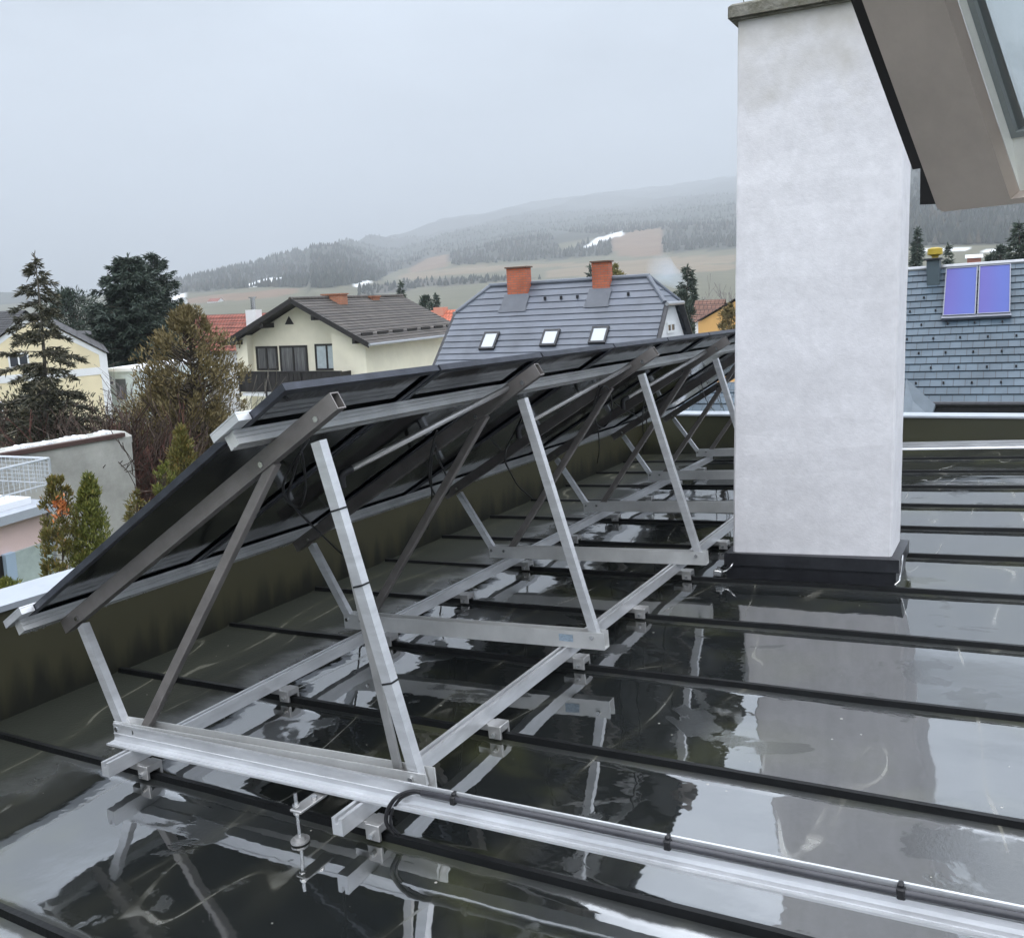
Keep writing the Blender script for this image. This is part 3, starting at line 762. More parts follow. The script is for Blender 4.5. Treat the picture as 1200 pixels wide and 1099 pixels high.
# ------------------------------------------------------------------ valley floor and hills (one sheet to beyond the horizon)
AZ0 = math.atan2(FWD.y, FWD.x)
def u_of(az):          # photo column of a compass direction (az relative to the view, + = right)
    return PX + F*math.tan(max(-1.35, min(1.35, az)))
RIDGE = [(-900,10),(0,16),(120,18),(205,28),(260,44),(330,58),(380,66),(470,78),(520,94),(600,110),(700,122),(860,138),(960,150),(1050,188),(1300,190),(2500,90)]
RQ = [(0,3000),(205,2200),(330,2500),(400,3400),(470,6500),(560,8500),(860,9000),(960,6500),(1050,3300),(1300,3000)]
def terrain(az, q):
    u = u_of(az) if abs(az) < 1.2 else (2500 if az > 0 else -900)
    R = lerp_tab(RIDGE, u); qr = lerp_tab(RQ, u)
    if abs(az) > 1.2: R = 40; qr = 3000
    if q < 260: return GZ
    e0 = (GZ-H)/260*F
    t = min(1.0, math.log(q/260)/math.log(qr/260))
    q1 = 2300.0; f1 = 1.0 if qr <= 3000 else max(.68, 1 - (qr-3000)/9000)
    if qr <= 3000: e = e0 + (R-e0)*(0.60*t + 0.40*t*t) if t < 1 else R
    elif q < q1:
        t1 = math.log(q/260)/math.log(q1/260); e = e0 + (R-e0)*f1*(0.60*t1 + 0.40*t1*t1)
    else:
        e = e0 + (R-e0)*(f1 + (1-f1)*min(1, math.log(q/q1)/math.log(qr/q1)))
    z = H + e/F*q
    if q > 500:
        k = min(1, (q-500)/800)
        z += k*(mnoise.fractal(Vector((q*.0022*math.cos(az), q*.0022*math.sin(az), 0.3)), 1.0, 2.1, 5))*min(q,7000)*0.0075
    if q > qr*1.02: z -= (q-qr*1.02)*0.06
    return z
def dirn(az):
    a = AZ0 - az; return Vector((math.cos(a), math.sin(a), 0))
COLS = {'grass':(0.075,0.085,0.035), 'field':(0.16,0.125,0.08), 'mead':(0.095,0.092,0.058), 'forest':(0.022,0.027,0.022), 'snow':(0.80,0.82,0.85), 'brown':(0.15,0.10,0.065), 'hedge':(0.045,0.042,0.035)}
ZONES = [  # land use, as seen from here: (kind, outline in photo pixels)
 ('snow', [(283,334),(310,327),(335,325),(330,331),(300,336)]), ('snow', [(683,290),(700,279),(728,272),(729,276),(705,283),(692,291)]), ('snow', [(197,346),(216,345),(214,349),(197,350)]),
 ('snow', [(415,334),(430,329),(433,332),(420,336)]), ('snow', [(1062,290.5),(1200,290.5),(1200,292.5),(1062,292.5)]),
 ('brown', [(716,277),(774,268),(776,300),(722,300)]), ('brown', [(478,314),(502,304),(527,297),(525,313),(500,318),(480,321)]), ('brown', [(210,350),(350,338),(352,344),(212,356)]),
 ('field', [(470,322),(560,314),(860,298),(860,308),(640,314),(520,324),(470,328)]), ('field', [(640,318),(700,312),(860,309),(860,318),(760,322),(640,326)]),
 ('mead', [(440,344),(520,336),(640,328),(860,320),(860,346),(640,350),(440,360)]),
 ('hedge', [(470,330),(560,325),(640,327),(560,333),(470,338)]), ('hedge', [(700,308),(860,300),(860,304),(740,311)]), ('hedge', [(420,338),(470,332),(500,335),(460,345),(420,348)]),
 ('brown', [(535,345),(575,342),(575,348),(535,350)]),
 ('forest', [(200,345),(300,337),(380,338),(440,330),(478,312),(500,300),(528,296),(530,312),(700,300),(716,300),(716,276),(680,285),(660,298),(640,270),(720,276),(776,268),(778,296),(860,290),(1300,285),(1300,0),(-100,0),(-100,340)]),
]
azs = []
a = -PI
while a < PI:
    azs.append(a); a += math.radians(0.35) if abs(a) < math.radians(36) else math.radians(4.0)
qs = [0.8, 6, 12, 20, 30, 45, 70, 110, 170, 230, 260] + [260*(15000/260)**(i/160) for i in range(1, 161)] + [15800]
verts = []; cols = []
for q in qs:
    for az in azs:
        d = dirn(az); qq = q/math.cos(az) if abs(az) < 0.9 else q/0.62
        z = terrain(az, q); p = Vector((d.x*qq, d.y*qq, z)); verts.append(p)
        kind = 'grass'
        if q > 265:
            kind = 'forest' if q > 2200 else 'mead'
            if abs(az) < math.radians(36):
                u, v, dd = project(p)
                n_ = mnoise.noise(Vector((p.x*.006, p.y*.006, 1.7)))*3.2
                n2 = mnoise.noise(Vector((p.x*.006, p.y*.006, 9.1)))*5
                for kd, poly in ZONES:
                    if pt_in(poly, u+n2, v+n_): kind = kd; break
        elif q > 20:
            nn = mnoise.fractal(Vector((p.x*.05, p.y*.05, 0)), 1.0, 2.0, 4)
            if nn > 0.12: kind = 'snow'
        cols.append(COLS[kind])
n = len(azs)
fs = [(j*n+i, j*n+(i+1) % n, (j+1)*n+(i+1) % n, (j+1)*n+i) for j in range(len(qs)-1) for i in range(n)]
fs.append(tuple(range(n-1,-1,-1)))
mb = MB(); mb.v = verts; mb.f = fs
def land_mat():
    m = bpy.data.materials.new('land_cover'); m.use_nodes = True; nt = m.node_tree; N = nt.nodes; L = nt.links; b = N['Principled BSDF']; b.inputs['Roughness'].default_value = 0.95
    at_ = N.new('ShaderNodeAttribute'); at_.attribute_name = 'cover'
    tc = N.new('ShaderNodeTexCoord'); nn = N.new('ShaderNodeTexNoise'); nn.inputs['Scale'].default_value = 0.03; nn.inputs['Detail'].default_value = 8; L.new(tc.outputs['Object'], nn.inputs['Vector'])
    mr = N.new('ShaderNodeMapRange'); mr.inputs['To Min'].default_value = 0.65; mr.inputs['To Max'].default_value = 1.3; L.new(nn.outputs['Fac'], mr.inputs['Value'])
    mx = N.new('ShaderNodeMixRGB'); mx.blend_type = 'MULTIPLY'; mx.inputs[0].default_value = 1; L.new(at_.outputs['Color'], mx.inputs[1]); L.new(mr.outputs[0], mx.inputs[2])
    L.new(mx.outputs[0], b.inputs['Base Color']); return m
ground = mb.build('ground', land_mat(), smooth=True); ground['kind'] = 'structure'; ground['label'] = 'valley floor rising to misty wooded hills'
ca = ground.data.color_attributes.new('cover', 'FLOAT_COLOR', 'POINT')
buf = []
for c in cols: buf += [c[0], c[1], c[2], 1.0]
ca.data.foreach_set('color', buf)

# woods on the slopes: one mass of distant conifers
mb = MB(); cnt = 0
while cnt < 13000:
    az = rng.uniform(-.45, .55); q = 800*(5200/800)**rng.random()
    d = dirn(az); qq = q/math.cos(az); z = terrain(az, q); p = Vector((d.x*qq, d.y*qq, z))
    u, v, dd = project(p)
    kd = None
    for k_, poly in ZONES:
        if pt_in(poly, u, v): kd = k_; break
    if kd == 'hedge' and q < 2500: pass
    elif kd != 'forest': continue
    if kd == 'hedge' and rng.random() < .3: continue
    h = rng.uniform(8, 15)*(0.6 if kd == 'hedge' else 1); r = h*rng.uniform(.22,.40); a0 = rng.random()*PI
    vs = [p + Vector((r*math.cos(a0+k*PI*.4), r*math.sin(a0+k*PI*.4), h*.05)) for k in range(5)] + [p + Vector((0,0,h))]
    mb.add(vs, [(k,(k+1)%5,5) for k in range(5)]); cnt += 1
fo = mb.build('hillside_wood', leaf_mat('distant_conifers', (0.010,0.018,0.018), (0.030,0.038,0.032), (0.055,0.048,0.036)))
fo['kind'] = 'stuff'; fo['label'] = 'dark conifer woods and hedges on the misty hillsides'; fo['category'] = 'woods'

# ------------------------------------------------------------------ vegetation builders
BARK = mat('bark', (0.075,0.06,0.045), 0.95, var=0.35, vscale=6, bump=0.5, bscale=20)
BARKG = mat('grey_bark', (0.15,0.135,0.115), 0.95, var=0.3, vscale=6, bump=0.4, bscale=20)
def rvec(r_):
    while True:
        v = Vector((r_.uniform(-1,1), r_.uniform(-1,1), r_.uniform(-1,1)))
        if .05 < v.length < 1: return v.normalized()
def leaf(mb, c, d, w, r_):
    """one small leaf clump: a narrow folded triangle pair pointing along d"""
    x = d.cross(rvec(r_)); x = x.normalized()*w*.5 if x.length > 1e-4 else Vector((w*.5,0,0))
    mb.add([c - x*.6, c + x*.6, c + d*.55 + x, c + d], [(0,1,2),(0,2,3)])
def trunk_mesh(mb, h, r, r_, lean=0.02, n=7):
    pts = []; 
    for i in range(n+1):
        t = i/n; pts.append(Vector((r_.uniform(-1,1)*lean*h*t*.4, r_.uniform(-1,1)*lean*h*t*.4, h*t)))
    mb.tube(pts, [r*(1-.93*(i/n)) for i in range(n+1)], 7)
    return pts
def along(pts, t):
    f_ = t*(len(pts)-1); i = min(int(f_), len(pts)-2); return pts[i].lerp(pts[i+1], f_-i)
def place_tree(name, label, cat, base, tm, cm, bark, leafm, group=None):
    o = empty(name, base, label, cat, group)
    tm.build('trunk', bark, o); cm.build('crown', leafm, o)
    return o
def conifer(name, label, u, vtop, d, width_px, leafm, seed, gap=0.0, droop=0.35, leaf_s=.22, whorls=26, per=6, up=0.10, shape=.85, dens=1.0, bark=BARK, group='conifers in the gardens', low=.10):
    r_ = random.Random(seed); top = at(u, vtop, d); base = Vector((top.x, top.y, GZ)); h = top.z - GZ; R = width_px/F*d/2
    tm, cm = MB(), MB(); tp = trunk_mesh(tm, h, max(.06, h*.014), r_)
    for i in range(whorls):
        t_i = low + (0.985-low)*(i/(whorls-1)); t = t_i
        L0 = R*(max(0,1-(t-low)/(1.0-low)))**shape + R*.03
        for k in range(per):
            if r_.random() < gap: continue
            t = max(low, min(.985, t_i + r_.uniform(-.020,.020))); L0 = R*(max(0,1-(t-low)/(1.0-low)))**shape + R*.03
            az = r_.random()*2*PI; L_ = L0*r_.uniform(.42,1.12)
            if L_ < .05: L_ = .05
            o_ = along(tp, t); dr = droop*r_.uniform(.6,1.3)
            hd = Vector((math.cos(az), math.sin(az), 0)); ps = []
            for j in range(5):
                s_ = j/4; ps.append(o_ + hd*L_*s_ + Vector((0,0,L_*(up*s_*2.2 - dr*s_*s_ + .12*s_**4))))
            tm.tube(ps, [max(.006, L_*.018*(1-.8*j/4)) for j in range(5)], 3, False)
            nl = max(5, int(L_/leaf_s*7*dens))
            for j in range(nl):
                s_ = 1-(r_.random()**1.5)*.93; c = along(ps, s_)
                side = Vector((-hd.y, hd.x, 0))*r_.uniform(-1,1)*L_*.26*(1.15-s_)
                c = c + side + Vector((0,0,-abs(side.length)*.25 + r_.uniform(-.5,.2)*leaf_s))
                dd = (hd*r_.uniform(.2,1.1) + Vector((-hd.y,hd.x,0))*r_.uniform(-.8,.8) + Vector((0,0,r_.uniform(-.75,.35)))).normalized()*leaf_s*r_.uniform(.7,1.5)
                leaf(cm, c, dd, leaf_s*.34, r_)
    for j in range(14):
        c = along(tp, 1-.05*r_.random()); leaf(cm, c, (Vector((0,0,1))+rvec(r_)*.6).normalized()*leaf_s, leaf_s*.3, r_)
    return place_tree(name, label, 'tree', base, tm, cm, bark, leafm, group)
def bushy(name, label, u, vtop, vlow, d, width_px, leafm, seed, n=2600, leaf_s=.13, clumps=70, kind='ovoid', upright=.5, bark=BARK, cat='tree', group=None, skip=None, trunk_r=None, fill=.35, spread=.30):
    """leafy crown made of clumps of small leaves on limbs: ovoid or cone outline"""
    r_ = random.Random(seed); top = at(u, vtop, d); low = at(u, vlow, d); base = Vector((top.x, top.y, GZ)); h = top.z-GZ; z0 = low.z-GZ; R = width_px/F*d/2
    tm, cm = MB(), MB(); tp = trunk_mesh(tm, h*.94, trunk_r or max(.05, R*.07), r_)
    def prof(t):
        if kind == 'cone': return (1-t)**.62*min(1, t*6+.35)
        if kind == 'column': return min(1, (1-t)*3.4)**.6*min(1, t*5+.5)
        return math.sin(PI*min(1, (t*.93+.07)))**.75*(1-.25*t)
    cl = []
    for k in range(clumps):
        t = r_.random()**.9; az = r_.random()*2*PI; rr = R*prof(t)*(fill+(1-fill)*r_.random()**.6)*r_.uniform(.8,1.12)
        c = Vector((math.cos(az)*rr, math.sin(az)*rr, z0+(h-z0)*t*.985))
        if skip and skip(c.x/R, c.y/R, t): continue
        cl.append(c)
        o_ = along(tp, max(.05, min(.95, (c.z-.35*R)/(h*.94))))
        tm.tube([o_, o_.lerp(c,.5)+Vector((0,0,-.04*R)), c], [R*.022,R*.014,.008], 3, False)
    per = max(6, n//max(1,len(cl)))
    for c in cl:
        cr_ = R*spread*r_.uniform(.55,1.25)*(0.55 if c.z > z0+(h-z0)*.85 else 1)
        for j in range(per):
            v = rvec(r_)*cr_*r_.random()**.45; v.z *= 1.1
            out = (v + Vector((c.x,c.y,0))*.25).normalized() if v.length > 1e-5 else Vector((0,0,1))
            dd = (out*(1-upright) + Vector((0,0,1))*upright + rvec(r_)*.45).normalized()*leaf_s*r_.uniform(.6,1.4)
            leaf(cm, c+v, dd, leaf_s*.42, r_)
    return place_tree(name, label, cat, base, tm, cm, bark, leafm, group)
def bare(name, label, u, vtop, d, width_px, m, seed, stems=9, depth=4, group=None, cat='shrub', base_z=None, r0=.030, thin=.024):
    r_ = random.Random(seed); top = at(u, vtop, d); bz_ = GZ if base_z is None else base_z; base = Vector((top.x, top.y, bz_)); h = top.z-bz_; R = width_px/F*d/2
    tm = MB()
    def grow(p, dirv, L_, rad, lev):
        q = p + dirv*L_; mid = p.lerp(q,.5)+rvec(r_)*L_*.07
        tm.tube([p, mid, q], [rad, rad*.8, max(thin*.5, rad*.62)], 3, False)
        if lev == 0: return
        for k in range(r_.choice((2,3,3))):
            nd = (dirv + rvec(r_)*.62 + Vector((0,0,.12))).normalized(); grow(p.lerp(q, r_.uniform(.55,1)), nd, L_*r_.uniform(.55,.85), max(thin*.5, rad*.6), lev-1)
    for s_ in range(stems):
        az = r_.random()*2*PI; sp = r_.random()**.7
        p0 = Vector((math.cos(az)*R*.25*sp, math.sin(az)*R*.25*sp, 0))
        dv = Vector((math.cos(az)*R*.75*sp, math.sin(az)*R*.75*sp, h*r_.uniform(.5,.62))); L_ = dv.length
        grow(p0, dv.normalized(), L_*.62, r0, depth)
    o = tm.build(name, m); o.location = base; tag(o, label, cat, group)
    return o

LSPR = leaf_mat('spruce_needles', (0.018,0.032,0.024), (0.042,0.064,0.046), (0.07,0.09,0.06))
LSPR2 = leaf_mat('grey_spruce_needles', (0.024,0.028,0.016), (0.066,0.062,0.034), (0.12,0.10,0.055))
LPIN = leaf_mat('pine_needles', (0.014,0.026,0.018), (0.035,0.055,0.035), (0.06,0.08,0.05))
LTHU = leaf_mat('thuja_leaves', (0.080,0.100,0.020), (0.165,0.175,0.032), (0.24,0.21,0.05))
LTHB = leaf_mat('browning_thuja_leaves', (0.085,0.084,0.020), (0.170,0.148,0.034), (0.28,0.16,0.05))
LCYP = leaf_mat('olive_brown_leaves', (0.105,0.083,0.034), (0.19,0.150,0.062), (0.26,0.20,0.095))
LORA = leaf_mat('dead_orange_leaves', (0.30,0.09,0.025), (0.48,0.17,0.05))
TWIG = mat('brown_twigs', (0.075,0.052,0.042), 0.9, var=0.4, vscale=3)
TWIGR = mat('red_twigs', (0.115,0.052,0.042), 0.9, var=0.4, vscale=3)
TWIGG = mat('grey_twigs', (0.13,0.11,0.115), 0.9, var=0.3, vscale=3)

# ------------------------------------------------------------------ houses: frames of reference
class House:
    def __init__(s, u, v, d, vpu, lean, flip=False):
        """origin at a photo point, facade axis from a vanishing column; z up (leaning a touch as the photo shows)"""
        s.O = at(u, v, d); r = ray(vpu, 354); r.z = 0; r.normalize()
        if flip: r = -r
        s.ex = r                                            # along the facade or ridge
        up = Vector((0,0,1)); s.ey = up.cross(s.ex)          # away from / toward the viewer
        if s.ey.dot(s.O - CAM) < 0: s.ey = -s.ey; 
        s.ez = up
        R = Matrix.Rotation(lean, 3, -(s.O-CAM).normalized())
        s.ex, s.ey, s.ez = R @ s.ex, R @ s.ey, R @ s.ez
        if s.ex.cross(s.ey).dot(s.ez) < 0: s.ex = -s.ex
        s.M = Matrix((s.ex, s.ey, s.ez)).transposed().to_4x4(); s.M.translation = s.O
        s.gz = (GZ - s.O.z)
    def hit(s, u, v, P=(0,0,0), n=(0,1,0)):
        r = ray(u, v); inv = s.M.to_3x3().transposed(); rl = inv @ r; cl = inv @ (CAM - s.O); n = Vector(n); P = Vector(P)
        return cl + rl*(n.dot(P-cl)/n.dot(rl))
    def root(s, name, label, cat, group=None):
        o = empty(name, (0,0,0), label, cat, group); o.matrix_world = s.M; return o

def courses(mb, A, B, C, D, n, lift, under=0.0):
    """roof slope A(eave left) B(eave right) C(ridge right) D(ridge left) laid in n overlapping courses"""
    A,B,C,D = map(Vector,(A,B,C,D)); nn = (B-A).cross(D-A).normalized()
    if nn.z < 0: nn = -nn
    for i in range(n):
        t0, t1 = i/n, (i+1)/n
        a, b = A.lerp(D,t0), B.lerp(C,t0); c, d = B.lerp(C,t1), A.lerp(D,t1)
        mb.add([a+nn*lift, b+nn*lift, c+nn*.004, d+nn*.004, a-nn*.01, b-nn*.01], [(0,1,2,3),(4,5,1,0),(0,3,4),(1,5,2)])
    return nn
def window(parent, x0, x1, z0, z1, y, m_frame, m_pane, bars=1, name='window', depth=.05, fr=.07, ax='x'):
    """frame set proud of the wall in plane y, pane as a sub-part"""
    f = MB()
    def bx(a0,a1,c0,c1,y0,y1):
        if ax == 'x': f.box((a0,y0,c0),(a1,y1,c1))
        else: f.box((y0,a0,c0),(y1,a1,c1))
    bx(x0,x0+fr,z0,z1,y-depth,y); bx(x1-fr,x1,z0,z1,y-depth,y); bx(x0+fr,x1-fr,z1-fr,z1,y-depth,y); bx(x0+fr,x1-fr,z0,z0+fr,y-depth,y)
    for k in range(bars):
        xm = x0 + (x1-x0)*(k+1)/(bars+1); bx(xm-fr*.5,xm+fr*.5,z0+fr,z1-fr,y-depth,y)
    w = f.build(name, m_frame, parent)
    p = MB()
    if ax == 'x': p.box((x0+fr*.9,y-depth*.5,z0+fr*.9),(x1-fr*.9,y-depth*.3,z1-fr*.9))
    else: p.box((y-depth*.5,x0+fr*.9,z0+fr*.9),(y-depth*.3,x1-fr*.9,z1-fr*.9))
    p.build('pane', m_pane, w)
    return w
PANE = mat('window_pane', (0.05,0.055,0.065), 0.06, ior=1.5)
PANEC = mat('curtained_dark_pane', (0.05,0.05,0.055), 0.12, vscale=5, col2=(0.17,0.17,0.17), stretch=(3,1,.15))
PANEL_ = mat('curtained_pane', (0.42,0.48,0.50), 0.15, var=.12, vscale=4)
WOODD = mat('dark_brown_wood', (0.018,0.016,0.016), 0.55, var=.3, vscale=8)
WHITE = mat('white_plaster', (0.72,0.73,0.74), 0.85, var=.05, vscale=1.5)
GUT = mat('gutter_metal', (0.35,0.36,0.38), 0.4, .6)

# ---- cream house with brown tiled roof and dark balcony
def cream_house():
    d = 42
    h = House(432, 403, d, 1046, 0.026, True)                # ex will be re-derived: facade is across the ridge direction
    # ridge direction is ey here: rebuild axes so that ey points away along the ridge
    r = ray(1046, 354); r.z = 0; r.normalize()
    R = Matrix.Rotation(0.026, 3, -(h.O-CAM).normalized())
    h.ey = R @ r; h.ez = R @ Vector((0,0,1)); h.ex = h.ey.cross(h.ez)
    h.M = Matrix((h.ex, h.ey, h.ez)).transposed().to_4x4(); h.M.translation = h.O
    P = lambda u, v, y=0.: h.hit(u, v, (0,y,0), (0,1,0))
    o = h.root('house', 'cream house with brown tiled roof, dark wooden balcony and brick chimneys', 'house')
    cream = mat('cream_plaster', (0.76,0.72,0.58), 0.9, var=.07, vscale=.8, bump=.15, bscale=30)
    tile = brick_mat('brown_roof_tiles', (0.060,0.052,0.047), (0.085,0.073,0.064), (0.030,0.027,0.025), .30, .36, .02, .75, 'YZ', .4, 0.5)
    eL, ap = P(258, 404), P(340, 351)
    eR = Vector((0,0,0)); xL, xA, zA = eL.x, (eL.x+0)/2, ap.z
    xA = ap.x; 
    ridge_end = h.hit(472, 352, (xA,0,0), (1,0,0)); Lr = max(8, min(20, ridge_end.y))
    gz = h.gz; wy = 1.0
    wxL, wxR = xL+.55, -.55
    sl = zA/(0-xA)
    # walls
    m_ = MB()
    def roofz(x): return zA - abs(x-xA)*(zA/abs(xA) if x > xA else (zA-eL.z)/abs(xL-xA)) - .16
    prof = [(wxL,gz),(wxR,gz),(wxR,roofz(wxR)),(xA,roofz(xA)),(wxL,roofz(wxL))]
    m_.prism([(x,wy,z) for x,z in prof], (0,Lr-wy-.6,0))
    m_.build('wall', cream, o)
    uL = P(298,430,wy).x; uR = P(397,430,wy).x
    m_ = MB(); m_.prism([(wxL,.55,gz),(uL,.55,gz),(uL,.55,roofz(uL)),(wxL,.55,roofz(wxL))], (0,.448,0)); m_.build('side_wing', cream, o); m_ = MB(); m_.prism([(uR,.55,gz),(wxR,.55,gz),(wxR,.55,roofz(wxR)),(uR,.55,roofz(uR))], (0,.448,0))
    m_.build('side_wing', cream, o)
    # roof slopes
    m_ = MB(); courses(m_, (0.0,0,0),(0.0,Lr,0),(xA,Lr,zA),(xA,0,zA), 17, .03); courses(m_, (xL,Lr,eL.z),(xL,0,eL.z),(xA,0,zA),(xA,Lr,zA), 17, .03)
    rf = m_.build('roof', tile, o)
    m_ = MB()
    for a, b in (((0,0,0),(xA,0,zA)), ((xL,0,eL.z),(xA,0,zA))):
        a, b = Vector(a), Vector(b); m_.add([a+Vector((0,-.02,.07)),b+Vector((0,-.02,.07)),b+Vector((0,-.02,-.20)),a+Vector((0,-.02,-.20)),a+Vector((0,.02,.07)),b+Vector((0,.02,.07)),b+Vector((0,.02,-.20)),a+Vector((0,.02,-.20))],
            [(0,1,2,3),(7,6,5,4),(0,4,5,1),(3,2,6,7),(0,3,7,4),(1,5,6,2)])
    m_.build('bargeboard', WOODD, o)
    m_ = MB()     # soffit under the overhang and purlin ends
    for a, b in (((0,0,-.03),(xA,0,zA-.03)), ((xL,0,eL.z-.03),(xA,0,zA-.03))):
        a, b = Vector(a), Vector(b); m_.add([a+Vector((0,.02,0)),b+Vector((0,.02,0)),b+Vector((0,Lr,0)),a+Vector((0,Lr,0)),a+Vector((0,.02,-.05)),b+Vector((0,.02,-.05)),b+Vector((0,Lr,-.05)),a+Vector((0,Lr,-.05))],
            [(0,1,2,3),(7,6,5,4),(0,4,5,1),(3,2,6,7),(0,3,7,4),(1,5,6,2)])
    for x in (wxL+.35, wxR-.35, P(312,380,.5).x, P(372,378,.5).x):
        m_.box((x-.09,.1,roofz(x)-.30),(x+.09,1.2,roofz(x)-.06))
    m_.build('soffit', WOODD, o)
    m_ = MB(); m_.tube([(0.06,-.03,-.05),(0.06,Lr,-.05)], .065, 8); m_.build('gutter', GUT, o)
    m_ = MB(); m_.tube([(xA,-.02,zA+.03),(xA,Lr,zA+.03)], .10, 8); m_.build('ridge_tiles', tile, o)
    # snow guard rail
    for k in range(7):
        y = 1.0 + k*(Lr-2)/6; q = Vector((0,y,0)).lerp(Vector((xA,y,zA)), .16)
        m_ = MB(); m_.box((q.x-.03,y-.5,q.z+.03),(q.x+.03,y+.5,q.z+.15)); m_.build('snow_guard', WOODD, o)
    # windows and balcony door
    def win(u0,v0,u1,v1,pane,bars,nm='window'):
        a = P(u0,v1,wy); b = P(u1,v0,wy); window(o, a.x, b.x, a.z, b.z, wy, WOODD, pane, bars, nm, .06, .10)
    win(302,405.5,325,434,PANEC,1); win(330,404.5,360,440,PANEC,1,'balcony_door'); win(371,402.5,397,434,PANEL_,1); win(344,472,353,486,PANE,0)
    a = P(339,377,wy); m_ = MB(); m_.prism([(a.x-.28,wy-.02,a.z-.14),(a.x+.28,wy-.02,a.z-.14),(a.x,wy-.02,a.z+.28)], (0,.019,0)); m_.build('attic_vent', WOODD, o)
    # balcony
    bA, bB = P(283,459,-.35), P(399,436,-.35)
    m_ = MB(); x0, x1, z0, z1 = bA.x, bB.x, bA.z, bB.z
    m_.box((x0,-.40,z0),(x1,-.34,z1)); m_.box((x0,-.34,z0),(x0+.06,.55,z1)); m_.box((x1-.06,-.34,z0),(x1,.55,z1))
    nb = 22
    for k in range(nb+1):
        x = x0+(x1-x0)*k/nb; m_.box((x-.012,-.418,z0+.04),(x+.012,-.401,z1-.05))
    m_.box((x0-.05,-.45,z1+.002),(x1+.05,-.30,z1+.06))
    for k in (0,.27,.62,1):
        x = x0+(x1-x0)*k; m_.box((x-.05,-.46,z0-.25),(x+.05,-.419,z1-.001))
    m_.build('balcony_rail', WOODD, o)
    m_ = MB(); m_.box((x0+.05,-.33,z0-.22),(x1-.05,wy-.003,z0-.05)); m_.build('balcony_slab', WHITE, o)
    # chimneys
    br = brick_mat('orange_chimney_brick', (0.42,0.16,0.08), (0.36,0.13,0.07), (0.30,0.20,0.15), .25, .08, .012, .85, 'XYZ', .3)
    for (u0,u1,v0,v1,y) in ((378,398,343,359,3.2),(418,437,346,354,7.0)):
        a = h.hit(u0,v1,(0,y,0),(0,1,0)); b = h.hit(u1,v0,(0,y,0),(0,1,0))
        m_ = MB(); m_.box((a.x,y,a.z-.9),(b.x,y+.7,b.z-.10)); c_ = m_.build('chimney', br, rf)
        m_ = MB(); m_.box((a.x-.06,y-.06,b.z-.0995),(b.x+.06,y+.76,b.z-.03)); m_.build('chimney_cap', br, o)
    return h
HC = cream_house()

